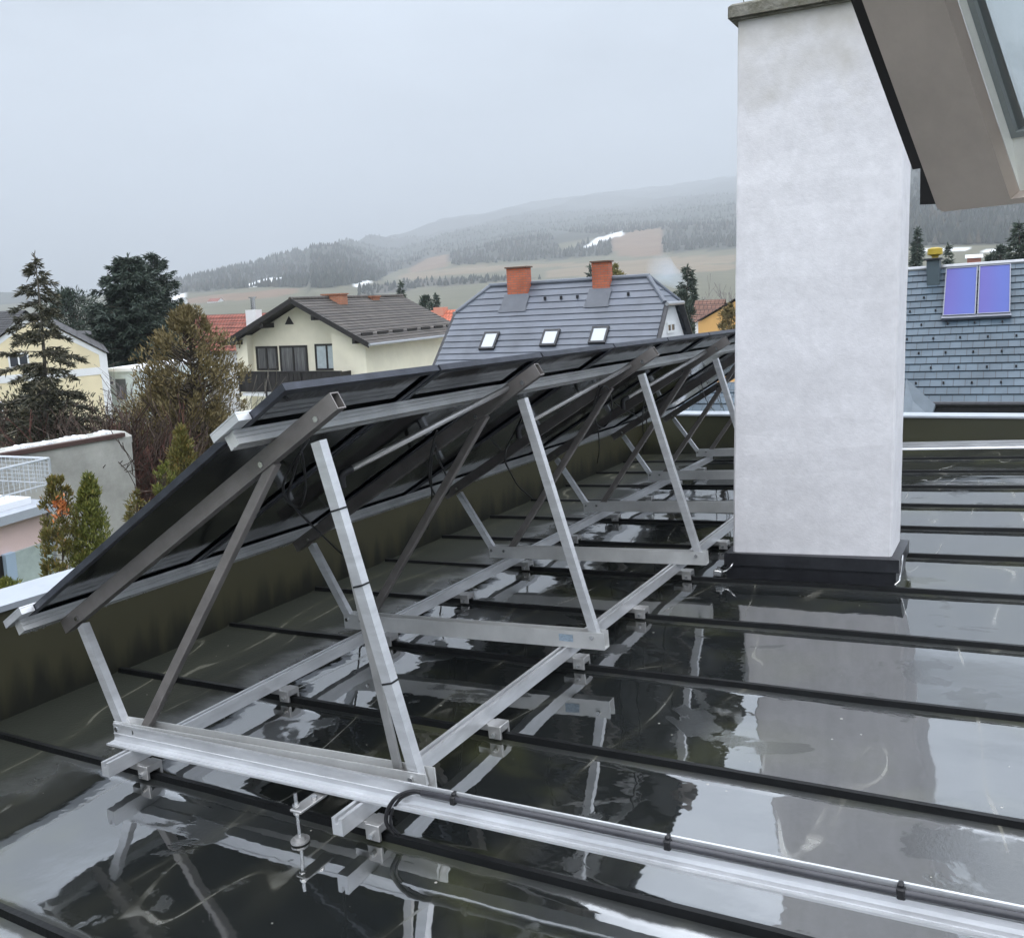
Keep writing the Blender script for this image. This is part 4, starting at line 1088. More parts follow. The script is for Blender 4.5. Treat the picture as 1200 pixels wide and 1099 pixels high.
# ---- slate-grey half-hipped roof with two brick chimneys
def slate_house():
    d = 33
    h = House(575, 336, d, -1500, 0.036)
    r = -ray(-1500, 354); r.z = 0; r.normalize()
    R = Matrix.Rotation(0.036, 3, -(h.O-CAM).normalized())
    h.ex = R @ r; h.ez = R @ Vector((0,0,1)); h.ey = h.ez.cross(h.ex)
    h.M = Matrix((h.ex, h.ey, h.ez)).transposed().to_4x4(); h.M.translation = h.O
    o = h.root('house', 'house with dark slate grey half-hipped roof and two red brick chimneys', 'house')
    slate = brick_mat('slate_grey_tiles', (0.105,0.120,0.150), (0.120,0.136,0.166), (0.08,0.09,0.11), 400, 400, .001, .42, 'XZ', .05, 0.5)
    pit = math.radians(46); n = (0,-math.sin(pit),math.cos(pit))
    S_ = lambda u, v: h.hit(u, v, (0,0,0), n)
    rl, rr = Vector((0,0,0)), S_(760,323); rr.z = 0; rr.y = 0
    hl = S_(535,367); hr = S_(779,356); zb = (hl.z+hr.z)/2
    verge_l = S_(503,430); xL = hl.x; xR = hr.x
    zE = -6.2; yE = zE/math.tan(pit)
    tp = math.tan(pit)
    def F_(x, z): return (x, z/tp, z)            # a point on the front slope (z negative)
    def B_(x, z): return (x, -z/tp, z)
    m_ = MB()
    n1 = max(3, round(-zb/.205)); n2 = round((zb-zE)/.205)
    courses(m_, F_(xL,zb), F_(xR,zb), F_(rr.x,0), F_(0,0), n1, .035)
    courses(m_, F_(xL,zE), F_(xR,zE), F_(xR,zb), F_(xL,zb), n2, .035)
    courses(m_, B_(xR,zb), B_(xL,zb), B_(0,0), B_(rr.x,0), n1, .035)
    courses(m_, B_(xR,zE), B_(xL,zE), B_(xL,zb), B_(xR,zb), n2, .035)
    courses(m_, F_(xR,zb), B_(xR,zb), (rr.x,0,0), (rr.x,0,0), n1, .03)
    courses(m_, B_(xL,zb), F_(xL,zb), (0,0,0), (0,0,0), n1, .03)
    rf = m_.build('roof', slate, o)
    m_ = MB(); m_.tube([(-.05,0,.03),(rr.x+.05,0,.03)], .09, 8)
    for xe, xm in ((xR, rr.x), (xL, 0)):
        for q in (F_(xe,zb), B_(xe,zb)): m_.tube([(xm,0,.03), Vector(q)+Vector((0,0,.04))], .08, 8)
    m_.build('ridge_tiles', slate, o)
    m_ = MB()
    for xe, s_ in ((xR,1),(xL,-1)):
        for q0, q1 in ((F_(xe,zb),F_(xe,zE)),(B_(xe,zb),B_(xe,zE))):
            m_ = MB(); m_.beam(Vector(q0)+Vector((.03*s_,0,-.05)), Vector(q1)+Vector((.03*s_,0,-.05)), .05, .22, (1,0,0)); m_.build('bargeboard', M['flash'], o)
    # walls
    m_ = MB(); ins = .14
    m_.prism([(xL+ins,yE+.6,h.gz),(xL+ins,-yE-.6,h.gz),(xL+ins,-yE-.6,zE+.3),(xL+ins,-zb/tp-.1,zb-.12),(xL+ins,zb/tp+.1,zb-.12),(xL+ins,yE+.6,zE+.3)], (xR-xL-2*ins,0,0))
    m_.build('wall', WHITE, o)
    m_ = MB(); m_.tube([Vector(F_(xR+.10,zb))+Vector((0,-.1,-.02)), Vector(B_(xR+.10,zb))+Vector((0,.1,-.02))], .07, 8); m_.build('gutter', GUT, o); m_ = MB(); m_.tube([Vector(F_(xL-.10,zb)), Vector(B_(xL-.10,zb))], .07, 8)
    m_.build('gutter', GUT, o)
    # gable window on the right end
    a = h.hit(781,391,(xR-ins,0,0),(1,0,0)); b = h.hit(790,377,(xR-ins,0,0),(1,0,0))
    f = MB(); y0,y1,z0,z1 = min(a.y,b.y),max(a.y,b.y),min(a.z,b.z),max(a.z,b.z)
    X = xR-ins
    f.box((X,y0,z0),(X+.05,y0+.08,z1)); f.box((X,y1-.08,z0),(X+.05,y1,z1)); f.box((X,y0+.08,z1-.08),(X+.05,y1-.08,z1)); f.box((X,y0+.08,z0),(X+.05,y1-.08,z0+.08)); f.box((X,(y0+y1)/2-.04,z0+.08),(X+.05,(y0+y1)/2+.04,z1-.08))
    w = f.build('window', WHITE, o); p = MB(); p.box((X+.005,y0+.07,z0+.07),(X+.02,y1-.07,z1-.07)); p.build('pane', PANE, w)
    # chimneys rise from the slope near the ridge
    br = brick_mat('red_chimney_brick', (0.50,0.13,0.060), (0.40,0.10,0.05), (0.22,0.13,0.10), .25, .085, .012, .85, 'XYZ', .3)
    CHX = []
    for (u0,u1,vt,vb,lab) in ((595,623,315,349,0),(694.5,718,308,342.5,0)):
        a = S_(u0,vb); b = S_(u1,vb); yc = a.y; t = h.hit(u0,vt,(0,yc,0),(0,1,0)); e = (b-a).length; CHX.append((a.x, a.x+e))
        m_ = MB(); m_.box((a.x,yc,a.z-.5),(a.x+e*.80,yc+.42,t.z)); c_ = m_.build('chimney', br, rf)
        m_ = MB(); e *= .80; m_.box((a.x-.05,yc-.05,t.z+.002),(a.x+e+.05,yc+.47,t.z+.05)); m_.build('chimney_cap', mat('rusty_cap',(0.13,0.07,0.05),.6,var=.3), o)
        m_ = MB(); q = yc - .22
        m_.add([(a.x-.12,yc-.55,(yc-.55)*tp+.06),(a.x+e+.12,yc-.55,(yc-.55)*tp+.06),(a.x+e+.12,yc-.004,(yc)*tp+.12),(a.x-.12,yc-.004,(yc)*tp+.12)], [(0,1,2,3)])
        for s_, xx in ((-1,a.x),(1,a.x+e)):
            x2 = xx + s_*.16
            m_.add([(xx+s_*.002,yc-.55,(yc-.55)*tp+.065),(x2,yc-.55,(yc-.55)*tp+.065),(x2,yc+.62,min(0,(yc+.62)*tp)+.08),(xx+s_*.002,yc+.62,min(0,(yc+.62)*tp)+.08)], [(0,1,2,3)])
        m_.build('chimney_flashing', mat('grey_flashing',(0.085,0.095,0.115),.45,var=.15), o)
    # rooflights
    for (u0,u1,vt,vb) in ((561,581,391,411),(632,653.5,388,407),(689,709,384.5,404)):
        q = S_((u0+u1)/2,(vt+vb)/2); a = S_(u0,vb); wd_ = .60; hh = S_((u0+u1)/2+3,vt).z - a.z
        x0, z0 = a.x+.02, a.z; z1 = z0+hh
        nn = Vector(n).normalized(); dn = Vector((0,1/tp,1)).normalized()
        L_ = (z1-z0)/dn.z; O_ = Vector(F_(x0,z0))
        def bx(m2, a0,a1,b0,b1,c0_,c1_):
            P_ = [O_ + Vector((1,0,0))*aa + dn*bb + nn*cc for cc in (c0_,c1_) for aa,bb in ((a0,b0),(a1,b0),(a1,b1),(a0,b1))]
            m2.add(P_, [(0,3,2,1),(4,5,6,7),(0,1,5,4),(1,2,6,5),(2,3,7,6),(3,0,4,7)])
        m2 = MB(); bx(m2,0,.07,0,L_,0,.11); bx(m2,wd_-.07,wd_,0,L_,0,.11); bx(m2,.07,wd_-.07,0,.08,0,.11); bx(m2,.07,wd_-.07,L_-.08,L_,0,.11)
        w = m2.build('rooflight', M['flash'], o); m2 = MB(); bx(m2,.07,wd_-.07,.08,L_-.08,.05,.09); m2.build('pane', mat('bright_pane',(0.46,0.49,0.53),.05,ior=1.5), w)
    # snow hooks
    for (row, lo, hi) in ((0.40,0,1),(-1.5,0,1)): pass
    m_ = MB()
    for vz in (-.62, -3.05, -3.55, -4.05, -4.5):
        kk = int((xR-xL)/.62)
        for k in range(kk):
            x = xL+.4+.62*k+(.31 if vz in (-3.55,-4.5) else 0)
            if vz > -1 and (x < .3 or x > rr.x-.2 or any(c0_-.35 < x < c1_+.35 for c0_, c1_ in CHX)): continue
            q = Vector(F_(x, vz)); m_.cbox(q+Vector((-.04,-.07,.02)), q+Vector((.04,.02,.14)), .01)
    m_.build('snow_hooks', M['flash'], o)['kind'] = 'stuff'
    return h
HS = slate_house()

# ---- blue-grey tiled roof with two violet solar collectors on the right
def blue_house():
    d = 25
    h = House(1095, 472, d, -1150, 0.045)
    r = -ray(-1150, 354); r.z = 0; r.normalize()
    R = Matrix.Rotation(0.045, 3, -(h.O-CAM).normalized())
    h.ex = R @ r; h.ez = R @ Vector((0,0,1)); h.ey = h.ez.cross(h.ex)
    h.M = Matrix((h.ex, h.ey, h.ez)).transposed().to_4x4(); h.M.translation = h.O
    o = h.root('house', 'house with blue grey tiled roof carrying two violet solar collectors', 'house')
    pit = math.radians(44); n = Vector((0,-math.sin(pit),math.cos(pit))); tp = math.tan(pit)
    S_ = lambda u, v: h.hit(u, v, (0,0,0), n)
    top = S_(1120,313); zR = top.z; yR = zR/tp; xl, xr = -4.6, 9.0
    nc = 19
    tile = brick_mat('blue_grey_tiles', (0.046,0.074,0.102), (0.068,0.102,0.135), (0.026,0.038,0.052), .30, zR/nc, .012, .45, 'XZ', .3, 0.5)
    m_ = MB()
    courses(m_, (xl,0,0),(xr,0,0),(xr,yR,zR),(xl,yR,zR), nc, .035); courses(m_, (xr,2*yR,0),(xl,2*yR,0),(xl,yR,zR),(xr,yR,zR), nc, .035)
    rf = m_.build('roof', tile, o)
    m_ = MB(); m_.tube([(xl,yR,zR+.02),(xr,yR,zR+.02)], .08, 8); m_.build('ridge_tiles', GUT, o)
    m_ = MB(); m_.box((xl+.4,.45,h.gz),(xr-.4,2*yR-.45,-.12)); m_.prism([(xl+.4,.45,-.119),(xl+.4,2*yR-.45,-.119),(xl+.4,yR,zR-.35)], (xr-xl-.8,0,0)); m_.build('wall', mat('blue_boarding',(0.035,0.06,0.085),.6,var=.25,vscale=3,stretch=(.2,1,4)), o)
    m_ = MB(); m_.tube([(xl,-.08,-.03),(xr,-.08,-.03)], .07, 8); m_.build('gutter', M['flash'], o)
    m_ = MB(); m_.box((xl,-.004,-.25),(xr,.03,-.05)); m_.build('fascia', M['flash'], o)
    for k in range(nc-1):
        pass
    m_ = MB()
    for k in range(1, 15):
        t = (k+.35)/nc; 
        if k % 2: continue
        for j in range(18):
            x = -1.6 + .72*j + (.36 if k % 4 else 0); q = Vector((x, yR*t, zR*t))
            if 0.2 < x < 2.6 and t > .60: continue
            m_.cbox(q+Vector((-.025,-.05,.01)), q+Vector((.025,.02,.085)), .008)
    m_.build('snow_hooks', M['flash'], o)['kind'] = 'stuff'
    # clad roof chimney
    a = S_(1086,338); b = S_(1101,338); e = b.x-a.x
    t = h.hit(1093,305,(0,a.y+.15,0),(0,1,0))
    m_ = MB(); m_.cbox((a.x,a.y+.05,a.z-.3),(a.x+e,a.y+.75,t.z), .01); m_.build('clad_chimney', mat('blue_dark_cladding',(0.06,0.085,0.10),.5), o)
    m_ = MB(); m_.cbox((a.x-.08,a.y-.02,t.z+.002),(a.x+e+.08,a.y+.82,t.z+.06), .01); m_.build('chimney_cap', M['flash'], o)
    m_ = MB(); c = Vector((a.x+e*.6,a.y+.4,t.z+.0605)); m_.tube([c, c+Vector((0,0,.07)), c+Vector((0,0,.12)), c+Vector((0,0,.30)), c+Vector((0,0,.34))], [.10,.10,.22,.22,.10], 10)
    m_.build('cowl', mat('yellow_cowl',(0.42,0.30,0.03),.5), o)
    # grey lower roof on the left
    # lower tiled roof that runs on behind the white chimney, its plain grey side slope at the right end
    nv = Vector((0,-1,0)); off = -1.5
    T_ = lambda u, v: h.hit(u, v, (0,off,-1.06), n)
    a0, a1 = T_(1062,445), T_(1096,474); e0 = T_(760,440)
    zt0 = a0.z; yt0 = a0.y; zb0 = zt0 - 2.2; yb0 = yt0 - 2.2/tp
    m_ = MB(); courses(m_, (a0.x-9.5,yb0,zb0),(a0.x-.02,yb0,zb0),(a0.x-.02,yt0,zt0),(a0.x-9.5,yt0,zt0), 7, .035); m_.build('lower_roof', tile, o)
    m_ = MB(); b0 = a1
    P5 = [Vector((a0.x,yt0,zt0+.03)), Vector((b0.x,b0.y,b0.z)), Vector((b0.x-.25,b0.y-.5,b0.z-.9)), Vector((a0.x,yb0,zb0))]
    m_.add(P5 + [p + Vector((0,.08,-.08)) for p in P5], [(0,1,2,3),(7,6,5,4)] + [(i,i+4,(i+1)%4+4,(i+1)%4) for i in range(4)])
    m_.build('side_slope', mat('plain_grey_sheet',(0.13,0.16,0.19),.5,var=.1), o)
    m_ = MB(); m_.box((a0.x-9.3,yt0-.02,h.gz),(a0.x-.3,.6,zt0-.05)); m_.build('annex_wall', WHITE, o)
    # collectors
    def coll_mat():
        m = bpy.data.materials.new('violet_absorber'); m.use_nodes = True; nt = m.node_tree; N = nt.nodes; L = nt.links; b = N['Principled BSDF']
        tc = N.new('ShaderNodeTexCoord'); w = N.new('ShaderNodeTexWave'); w.inputs['Scale'].default_value = .22; w.inputs['Distortion'].default_value = 1.5; L.new(tc.outputs['Object'], w.inputs['Vector'])
        r = N.new('ShaderNodeValToRGB'); r.color_ramp.elements[0].color = (0.105,0.097,0.30,1); r.color_ramp.elements[1].color = (0.088,0.115,0.335,1); L.new(w.outputs['Fac'], r.inputs[0]); L.new(r.outputs[0], b.inputs['Base Color'])
        b.inputs['Roughness'].default_value = .25; b.inputs['Specular IOR Level'].default_value = .12; b.inputs['Specular Tint'].default_value = (0.6,0.6,1,1); return m
    cm_ = coll_mat(); COLF = mat('collector_frame',(0.20,0.21,0.25),.45,.4)
    def collector(u0,u1,v0,v1,lab):
        a = S_(u0,v1); b = S_(u1,v0); x0,x1 = a.x, a.x+(S_(u1,v1).x-a.x); t0, t1 = a.z, S_((u0+u1)/2,v0).z
        dn = Vector((0,1/tp,1)).normalized(); L_ = (t1-t0)/dn.z; O_ = Vector((x0,t0/tp,t0))
        ro = empty('solar_collector', h.M @ O_, lab, 'solar collector', 'violet collectors on the blue roof'); ro.rotation_euler = h.M.to_euler()
        def bx(m2,a0,a1,b0,b1,c0_,c1_):
            P_ = [Vector((1,0,0))*aa + dn*bb + n*cc for cc in (c0_,c1_) for aa,bb in ((a0,b0),(a1,b0),(a1,b1),(a0,b1))]
            m2.add(P_, [(0,3,2,1),(4,5,6,7),(0,1,5,4),(1,2,6,5),(2,3,7,6),(3,0,4,7)])
        w_ = x1-x0; f = .028
        m2 = MB(); bx(m2,0,f,0,L_,.09,.19); bx(m2,w_-f,w_,0,L_,.09,.19); bx(m2,f,w_-f,0,f,.09,.19); bx(m2,f,w_-f,L_-f,L_,.09,.19); bx(m2,-.03,w_+.03,-.09,-.003,.06,.16); m2.build('frame', COLF, ro)
        m2 = MB(); bx(m2,f,w_-f,f,L_-f,.12,.17); m2.build('absorber', cm_, ro)
    collector(1105,1143.5,318.5,375,'violet blue solar collector next to the clad chimney on the blue roof')
    collector(1145.5,1184,315.5,373,'violet solar collector on the blue roof, the right one of the two')
    return h
HB = blue_house()

# ---- yellow gable house on the left with white corner strips
def simple_gable(name, label, apex, eaveR, d, vpu, lean, wallm, roofm, depth, half=None, verge=True, group=None, band=None):
    h = House(apex[0], apex[1], d, vpu, lean)
    r = ray(vpu, 354); r.z = 0; r.normalize(); R = Matrix.Rotation(lean, 3, -(h.O-CAM).normalized())
    h.ey = R @ r; h.ez = R @ Vector((0,0,1)); h.ex = h.ey.cross(h.ez)
    h.M = Matrix((h.ex, h.ey, h.ez)).transposed().to_4x4(); h.M.translation = h.O
    o = h.root(name, label, 'house', group)
    e = h.hit(eaveR[0], eaveR[1]); hw, ze = e.x, e.z; gz = h.gz
    m_ = MB(); m_.prism([(-hw,0,gz),(hw,0,gz),(hw,0,ze),(0,0,-.02),(-hw,0,ze)], (0,depth,0)); m_.build('wall', wallm, o)
    m_ = MB(); k = .06; sl_ = -ze/hw; ov = .12
    courses(m_, (hw+ov,-.15,ze-ov*sl_+k),(hw+ov,depth+.15,ze-ov*sl_+k),(0,depth+.15,k),(0,-.15,k), 14, .03); courses(m_, (-hw-ov,depth+.15,ze-ov*sl_+k),(-hw-ov,-.15,ze-ov*sl_+k),(0,-.15,k),(0,depth+.15,k), 14, .03)
    m_.build('roof', roofm, o)
    return h, o, hw, ze
TILED = brick_mat('dark_grey_tiles', (0.045,0.045,0.05), (0.065,0.062,0.065), (0.02,0.02,0.022), .3, .4, .02, .7, 'YZ', .3)
TILER = brick_mat('red_roof_tiles', (0.24,0.075,0.055), (0.29,0.095,0.07), (0.10,0.04,0.03), .28, .3, .03, .8, 'YZ', .3)
TILEO = brick_mat('orange_roof_tiles', (0.50,0.15,0.09), (0.55,0.18,0.10), (0.25,0.08,0.05), .28, .3, .03, .8, 'YZ', .3)
yel = mat('yellow_plaster', (0.72,0.63,0.43), 0.9, var=.08, vscale=.6, bump=.1, bscale=20)
h, o, hw, ze = simple_gable('house', 'pale yellow gable house with white corner strips behind the sparse spruce', (36,369), (124.5,414), 42, 90, 0.05, yel, TILED, 12)
m_ = MB(); m_.box((hw-.34,-.03,h.gz),(hw+.01,-.001,ze-.02)); m_.build('corner_strip', WHITE, o)
z = h.hit(100,436).z; m_ = MB(); m_.box((-hw,-.026,z-.18),(hw-.341,-.002,z+.18)); m_.build('string_course', WHITE, o)
m_ = MB()
for s_ in (1,-1):
    a, b = Vector((s_*hw,-.02,ze-.02)), Vector((0,-.02,-.04)); m_.add([a,b,b+Vector((0,0,-.26)),a+Vector((-s_*.0,0,-.26)),a+Vector((0,.018,0)),b+Vector((0,.018,0)),b+Vector((0,.018,-.26)),a+Vector((0,.018,-.26))], [(0,1,2,3),(7,6,5,4),(0,4,5,1),(3,2,6,7),(0,3,7,4),(1,5,6,2)])
m_.build('verge_band', WHITE, o)
a = h.hit(11,432); b = h.hit(33,413); window(o, a.x, b.x, a.z, b.z, 0, WHITE, PANE, 1); 
a = h.hit(0,520); b = h.hit(3,470); window(o, a.x-.8, b.x, a.z, b.z, 0, WHITE, PANE, 0)

def block(name, label, u0, u1, vt, d, depth, wallm, topm, vpu=1000, lean=.04, cat='building', snow=True):
    """flat-roofed block facing us"""
    h = House(u0, vt, d, vpu, lean); r = ray(vpu, 354); r.z = 0; r.normalize(); R = Matrix.Rotation(lean, 3, -(h.O-CAM).normalized())
    h.ey = R @ r; h.ez = R @ Vector((0,0,1)); h.ex = h.ey.cross(h.ez); h.M = Matrix((h.ex,h.ey,h.ez)).transposed().to_4x4(); h.M.translation = h.O
    o = h.root(name, label, cat); x1 = h.hit(u1, vt).x
    m_ = MB(); m_.box((0,0,h.gz),(x1,depth,-.12)); m_.build('wall', wallm, o)
    m_ = MB(); m_.box((-.12,-.12,-.118),(x1+.12,depth+.12,.05)); m_.build('roof', topm, o)
    return h, o, x1
SNOW = mat('snow', (0.82,0.84,0.87), 0.8, bump=.3, bscale=6)
h, o, x1 = block('shed', 'small white flat-roofed annex beside the yellow house, snow on its roof', 124, 165, 433, 46, 5, mat('bluish_white_plaster',(0.60,0.68,0.70),.9,var=.1), SNOW, cat='shed')
a = h.hit(129,451); b = h.hit(134,446); window(o, a.x, b.x, a.z, b.z, 0, WHITE, PANE, 0, fr=.04)
a = h.hit(138,468); b = h.hit(147,444); m_ = MB(); m_.box((a.x,-.03,a.z),(b.x,-.002,b.z)); m_.build('door', mat('grey_door',(0.10,0.11,0.12),.6), o)
h, o, x1 = block('shed', 'low grey shed with snowy roof half hidden by the olive tree', 167, 200, 436, 50, 4, mat('grey_boards',(0.16,0.15,0.14),.9,var=.2), SNOW, cat='shed')

# red-roofed house with white chimney behind the cream house
def ridge_house(name, label, p_l, p_r, v_eave, d, wallm, roofm, pit=40, vpu=-1500, lean=.03, depth_extra=0, flatn=10):
    h = House(p_l[0], p_l[1], d, vpu, lean); r = -ray(vpu, 354); r.z = 0; r.normalize(); R = Matrix.Rotation(lean, 3, -(h.O-CAM).normalized())
    h.ex = R @ r; h.ez = R @ Vector((0,0,1)); h.ey = h.ez.cross(h.ex); h.M = Matrix((h.ex,h.ey,h.ez)).transposed().to_4x4(); h.M.translation = h.O
    o = h.root(name, label, 'house'); x1 = h.hit(p_r[0], p_r[1]).x; tp = math.tan(math.radians(pit))
    e = h.hit(p_l[0], v_eave, (0,0,0), (0,-math.sin(math.radians(pit)),math.cos(math.radians(pit)))); ze = e.z; ye = ze/tp
    m_ = MB(); courses(m_, (0,ye,ze),(x1,ye,ze),(x1,0,0),(0,0,0), flatn, .03); courses(m_, (x1,-ye,ze),(0,-ye,ze),(0,0,0),(x1,0,0), flatn, .03)
    rf = m_.build('roof', roofm, o)
    m_ = MB(); m_.prism([(.3,ye+.4,h.gz),(.3,-ye-.4,h.gz),(.3,-ye-.4,ze+.25),(.3,0,-.15),(.3,ye+.4,ze+.25)], (x1-.6,0,0)); m_.build('wall', wallm, o)
    return h, o, rf, x1
TILERX = brick_mat('red_brown_tiles', (0.24,0.075,0.055), (0.29,0.095,0.07), (0.10,0.04,0.03), .28, .3, .03, .8, 'XZ', .3)
TILEOX = brick_mat('orange_red_tiles', (0.52,0.15,0.09), (0.58,0.18,0.10), (0.25,0.08,0.05), .28, .3, .03, .8, 'XZ', .3)
h, o, rf, x1 = ridge_house('house', 'house with dull red tiled roof and white chimney behind the olive cypress', (222,370), (330,367), 412, 62, WHITE, TILERX)
a = h.hit(288.5,378,(0,-1.0,0)); b = h.hit(299,363,(0,-1.0,0)); m_ = MB(); m_.box((a.x,-1.0,a.z-1),(b.x,-.4,b.z)); m_.build('chimney', WHITE, rf)
c = Vector(((a.x+b.x)/2,-.7,b.z+.002)); m_ = MB(); m_.tube([c, c+Vector((0,0,.75)), c+Vector((0,0,.76)), c+Vector((0,0,.84))], [.16,.16,.26,.26], 10); m_.build('flue', M['steel'], o)
h, o, rf, x1 = ridge_house('house', 'far house with bright orange red roof between the cream and slate roofs', (505,364), (545,366), 382, 75, WHITE, TILEOX)
a = h.hit(508,367,(0,-.6,0)); b = h.hit(519,360,(0,-.6,0)); m_ = MB(); m_.box((a.x,-.6,a.z-.6),(b.x,.2,b.z)); m_.build('chimney', mat('pink_chimney',(0.55,0.25,0.18),.8), rf)
orange = mat('apricot_plaster', (0.62,0.36,0.13), 0.9, var=.06, vscale=.8)
h, o, hw, ze = simple_gable('house', 'apricot house with sloping roof edge beside the white chimney', (880,342), (818,378), 48, 2600, 0.03, orange, TILED, 8)
h, o, rf, x1 = ridge_house('house', 'low house with weathered reddish brown roof behind the slate gable', (815,352), (850,352), 377, 66, WHITE, brick_mat('weathered_tiles',(0.16,0.085,0.065),(0.20,0.11,0.085),(0.08,0.05,0.04),.3,.35,.03,.85,'XZ',.3))
h, o, rf, x1 = ridge_house('house', 'dark-roofed house between the yellow gable and the tall spruces', (78,388), (135,386), 425, 66, WHITE, brick_mat('charcoal_tiles',(0.05,0.05,0.055),(0.065,0.065,0.07),(0.03,0.03,0.03),.3,.4,.02,.7,'XZ',.3))
h, o, rf, x1 = ridge_house('house', 'distant house with snow-covered roof above the right end of the blue roof', (1131,299), (1152,297), 303, 150, mat('reddish_wall',(0.30,0.12,0.09),.9), SNOW, 30)
h, o, rf, x1 = ridge_house('house', 'dark-roofed building peeping out at the far left edge of the photo', (-30,366), (30,366), 392, 60, WHITE, brick_mat('black_tiles',(0.04,0.04,0.045),(0.05,0.05,0.055),(0.02,0.02,0.02),.3,.4,.02,.7,'XZ',.3))
# tiny far houses in the valley
for k, (u, v, d, m1, lab) in enumerate(((203,349,900,SNOW,'tiny white-roofed far house on the valley floor left of the red roof'),(246,350,1000,TILERX,'tiny far house with dull roof on the valley floor above the red roof'))):
    ridge_house('house', lab, (u,v), (u+13,v-.4), v+3.6, d, WHITE, m1, 35, flatn=3)

# ---- pink flat-roofed house with snowy roof terrace, lower left
def pink_house():
    d = 15
    h = House(0, 602, d, 1000, 0.03); r = ray(1000, 354); r.z = 0; r.normalize(); R = Matrix.Rotation(0.03, 3, -(h.O-CAM).normalized())
    h.ey = R @ r; h.ez = R @ Vector((0,0,1)); h.ex = h.ey.cross(h.ez); h.M = Matrix((h.ex,h.ey,h.ez)).transposed().to_4x4(); h.M.translation = h.O
    o = h.root('house', 'pink flat-roofed house with snowy roof terrace behind the twin thujas', 'house')
    X = lambda u, v, x=0.: h.hit(u, v, (x,0,0), (1,0,0))
    pink = mat('pink_plaster', (0.62,0.47,0.44), 0.9, var=.06, vscale=.8, bump=.1, bscale=25)
    yend = X(62,588).y; y0 = -8
    m_ = MB(); m_.box((-6,y0,h.gz),(-.16,yend,-.22)); m_.build('wall', pink, o)
    m_ = MB(); m_.box((-6.1,y0-.1,-.218),(.0,yend+.12,-.06)); m_.build('roof', mat('pale_roof_edge',(0.42,0.45,0.50),.5,.3), o)
    m_ = MB(); m_.box((-5.9,y0,-.058),(-.35,yend-.15,.06)); m_.build('snow', SNOW, o)
    # lower floor opening, frame and frosted pane
    a = X(-20,730,-.16); zh = X(20,645,-.16).z
    m_ = MB(); ya, yb = X(2,660,-.16).y, X(14,660,-.16).y
    m_.box((-.158,y0+2,zh-2.2),(-.13,ya,zh)); m_.build('door_opening', mat('dark_interior',(0.01,0.008,0.008),.8), o)
    m_ = MB(); m_.box((-.158,ya,zh-2.2),(-.05,yb,zh+.02)); m_.build('door_frame', mat('light_blue_frame',(0.33,0.42,0.52),.5), o)
    yc = X(64,650,-.16).y
    m_ = MB(); m_.box((-.158,yb,zh-2.2),(-.10,yc,zh)); m_.build('frosted_pane', mat('frosted_pane_glass',(0.36,0.42,0.40),.25,var=.2,vscale=2), o)
    m_ = MB(); m_.box((-.3,yend-.02,h.gz),(-.1,yend+.05,-.22)); m_.build('corner_post', GUT, o)
    # railing
    rr_ = h.root('railing', 'pale wire mesh railing round the snowy roof terrace of the pink house', 'railing')
    zt_ = X(0,550,-.45).z; RM = mat('galvanised_rail',(0.50,0.53,0.56),.45,.5)
    m_ = MB(); xr = -.45; ye = X(78,560,-.45).y
    ye = min(ye, yend+.4)
    m_.tube([(xr,y0,zt_),(xr,ye,zt_)], .022, 6); m_.tube([(xr,ye,zt_),(-5.8,ye,zt_)], .022, 6); m_.tube([(xr,y0,.18),(xr,ye,.18)], .014, 6); m_.tube([(xr,ye,.18),(-5.8,ye,.18)], .014, 6)
    m_.build('handrail', RM, rr_)
    m_ = MB(); k = y0
    while k < ye: m_.tube([(xr,k,.10),(xr,k,zt_)], .0065, 4, False); k += .11
    k = xr
    while k > -5.8: m_.tube([(k,ye,.10),(k,ye,zt_)], .0065, 4, False); k -= .11
    for i in range(1,6):
        z = .18+(zt_-.18)*i/6; m_.tube([(xr,y0,z),(xr,ye,z)], .005, 4, False); m_.tube([(xr,ye,z),(-5.8,ye,z)], .005, 4, False)
    m_.build('mesh_infill', RM, rr_)
    for y in (y0+.5, y0+2.5, y0+4.5, y0+6.5, ye):
        m_ = MB(); m_.tube([(xr,y,.06),(xr,y,zt_)], .024, 6); m_.build('post', RM, rr_)
    return h
HP = pink_house()

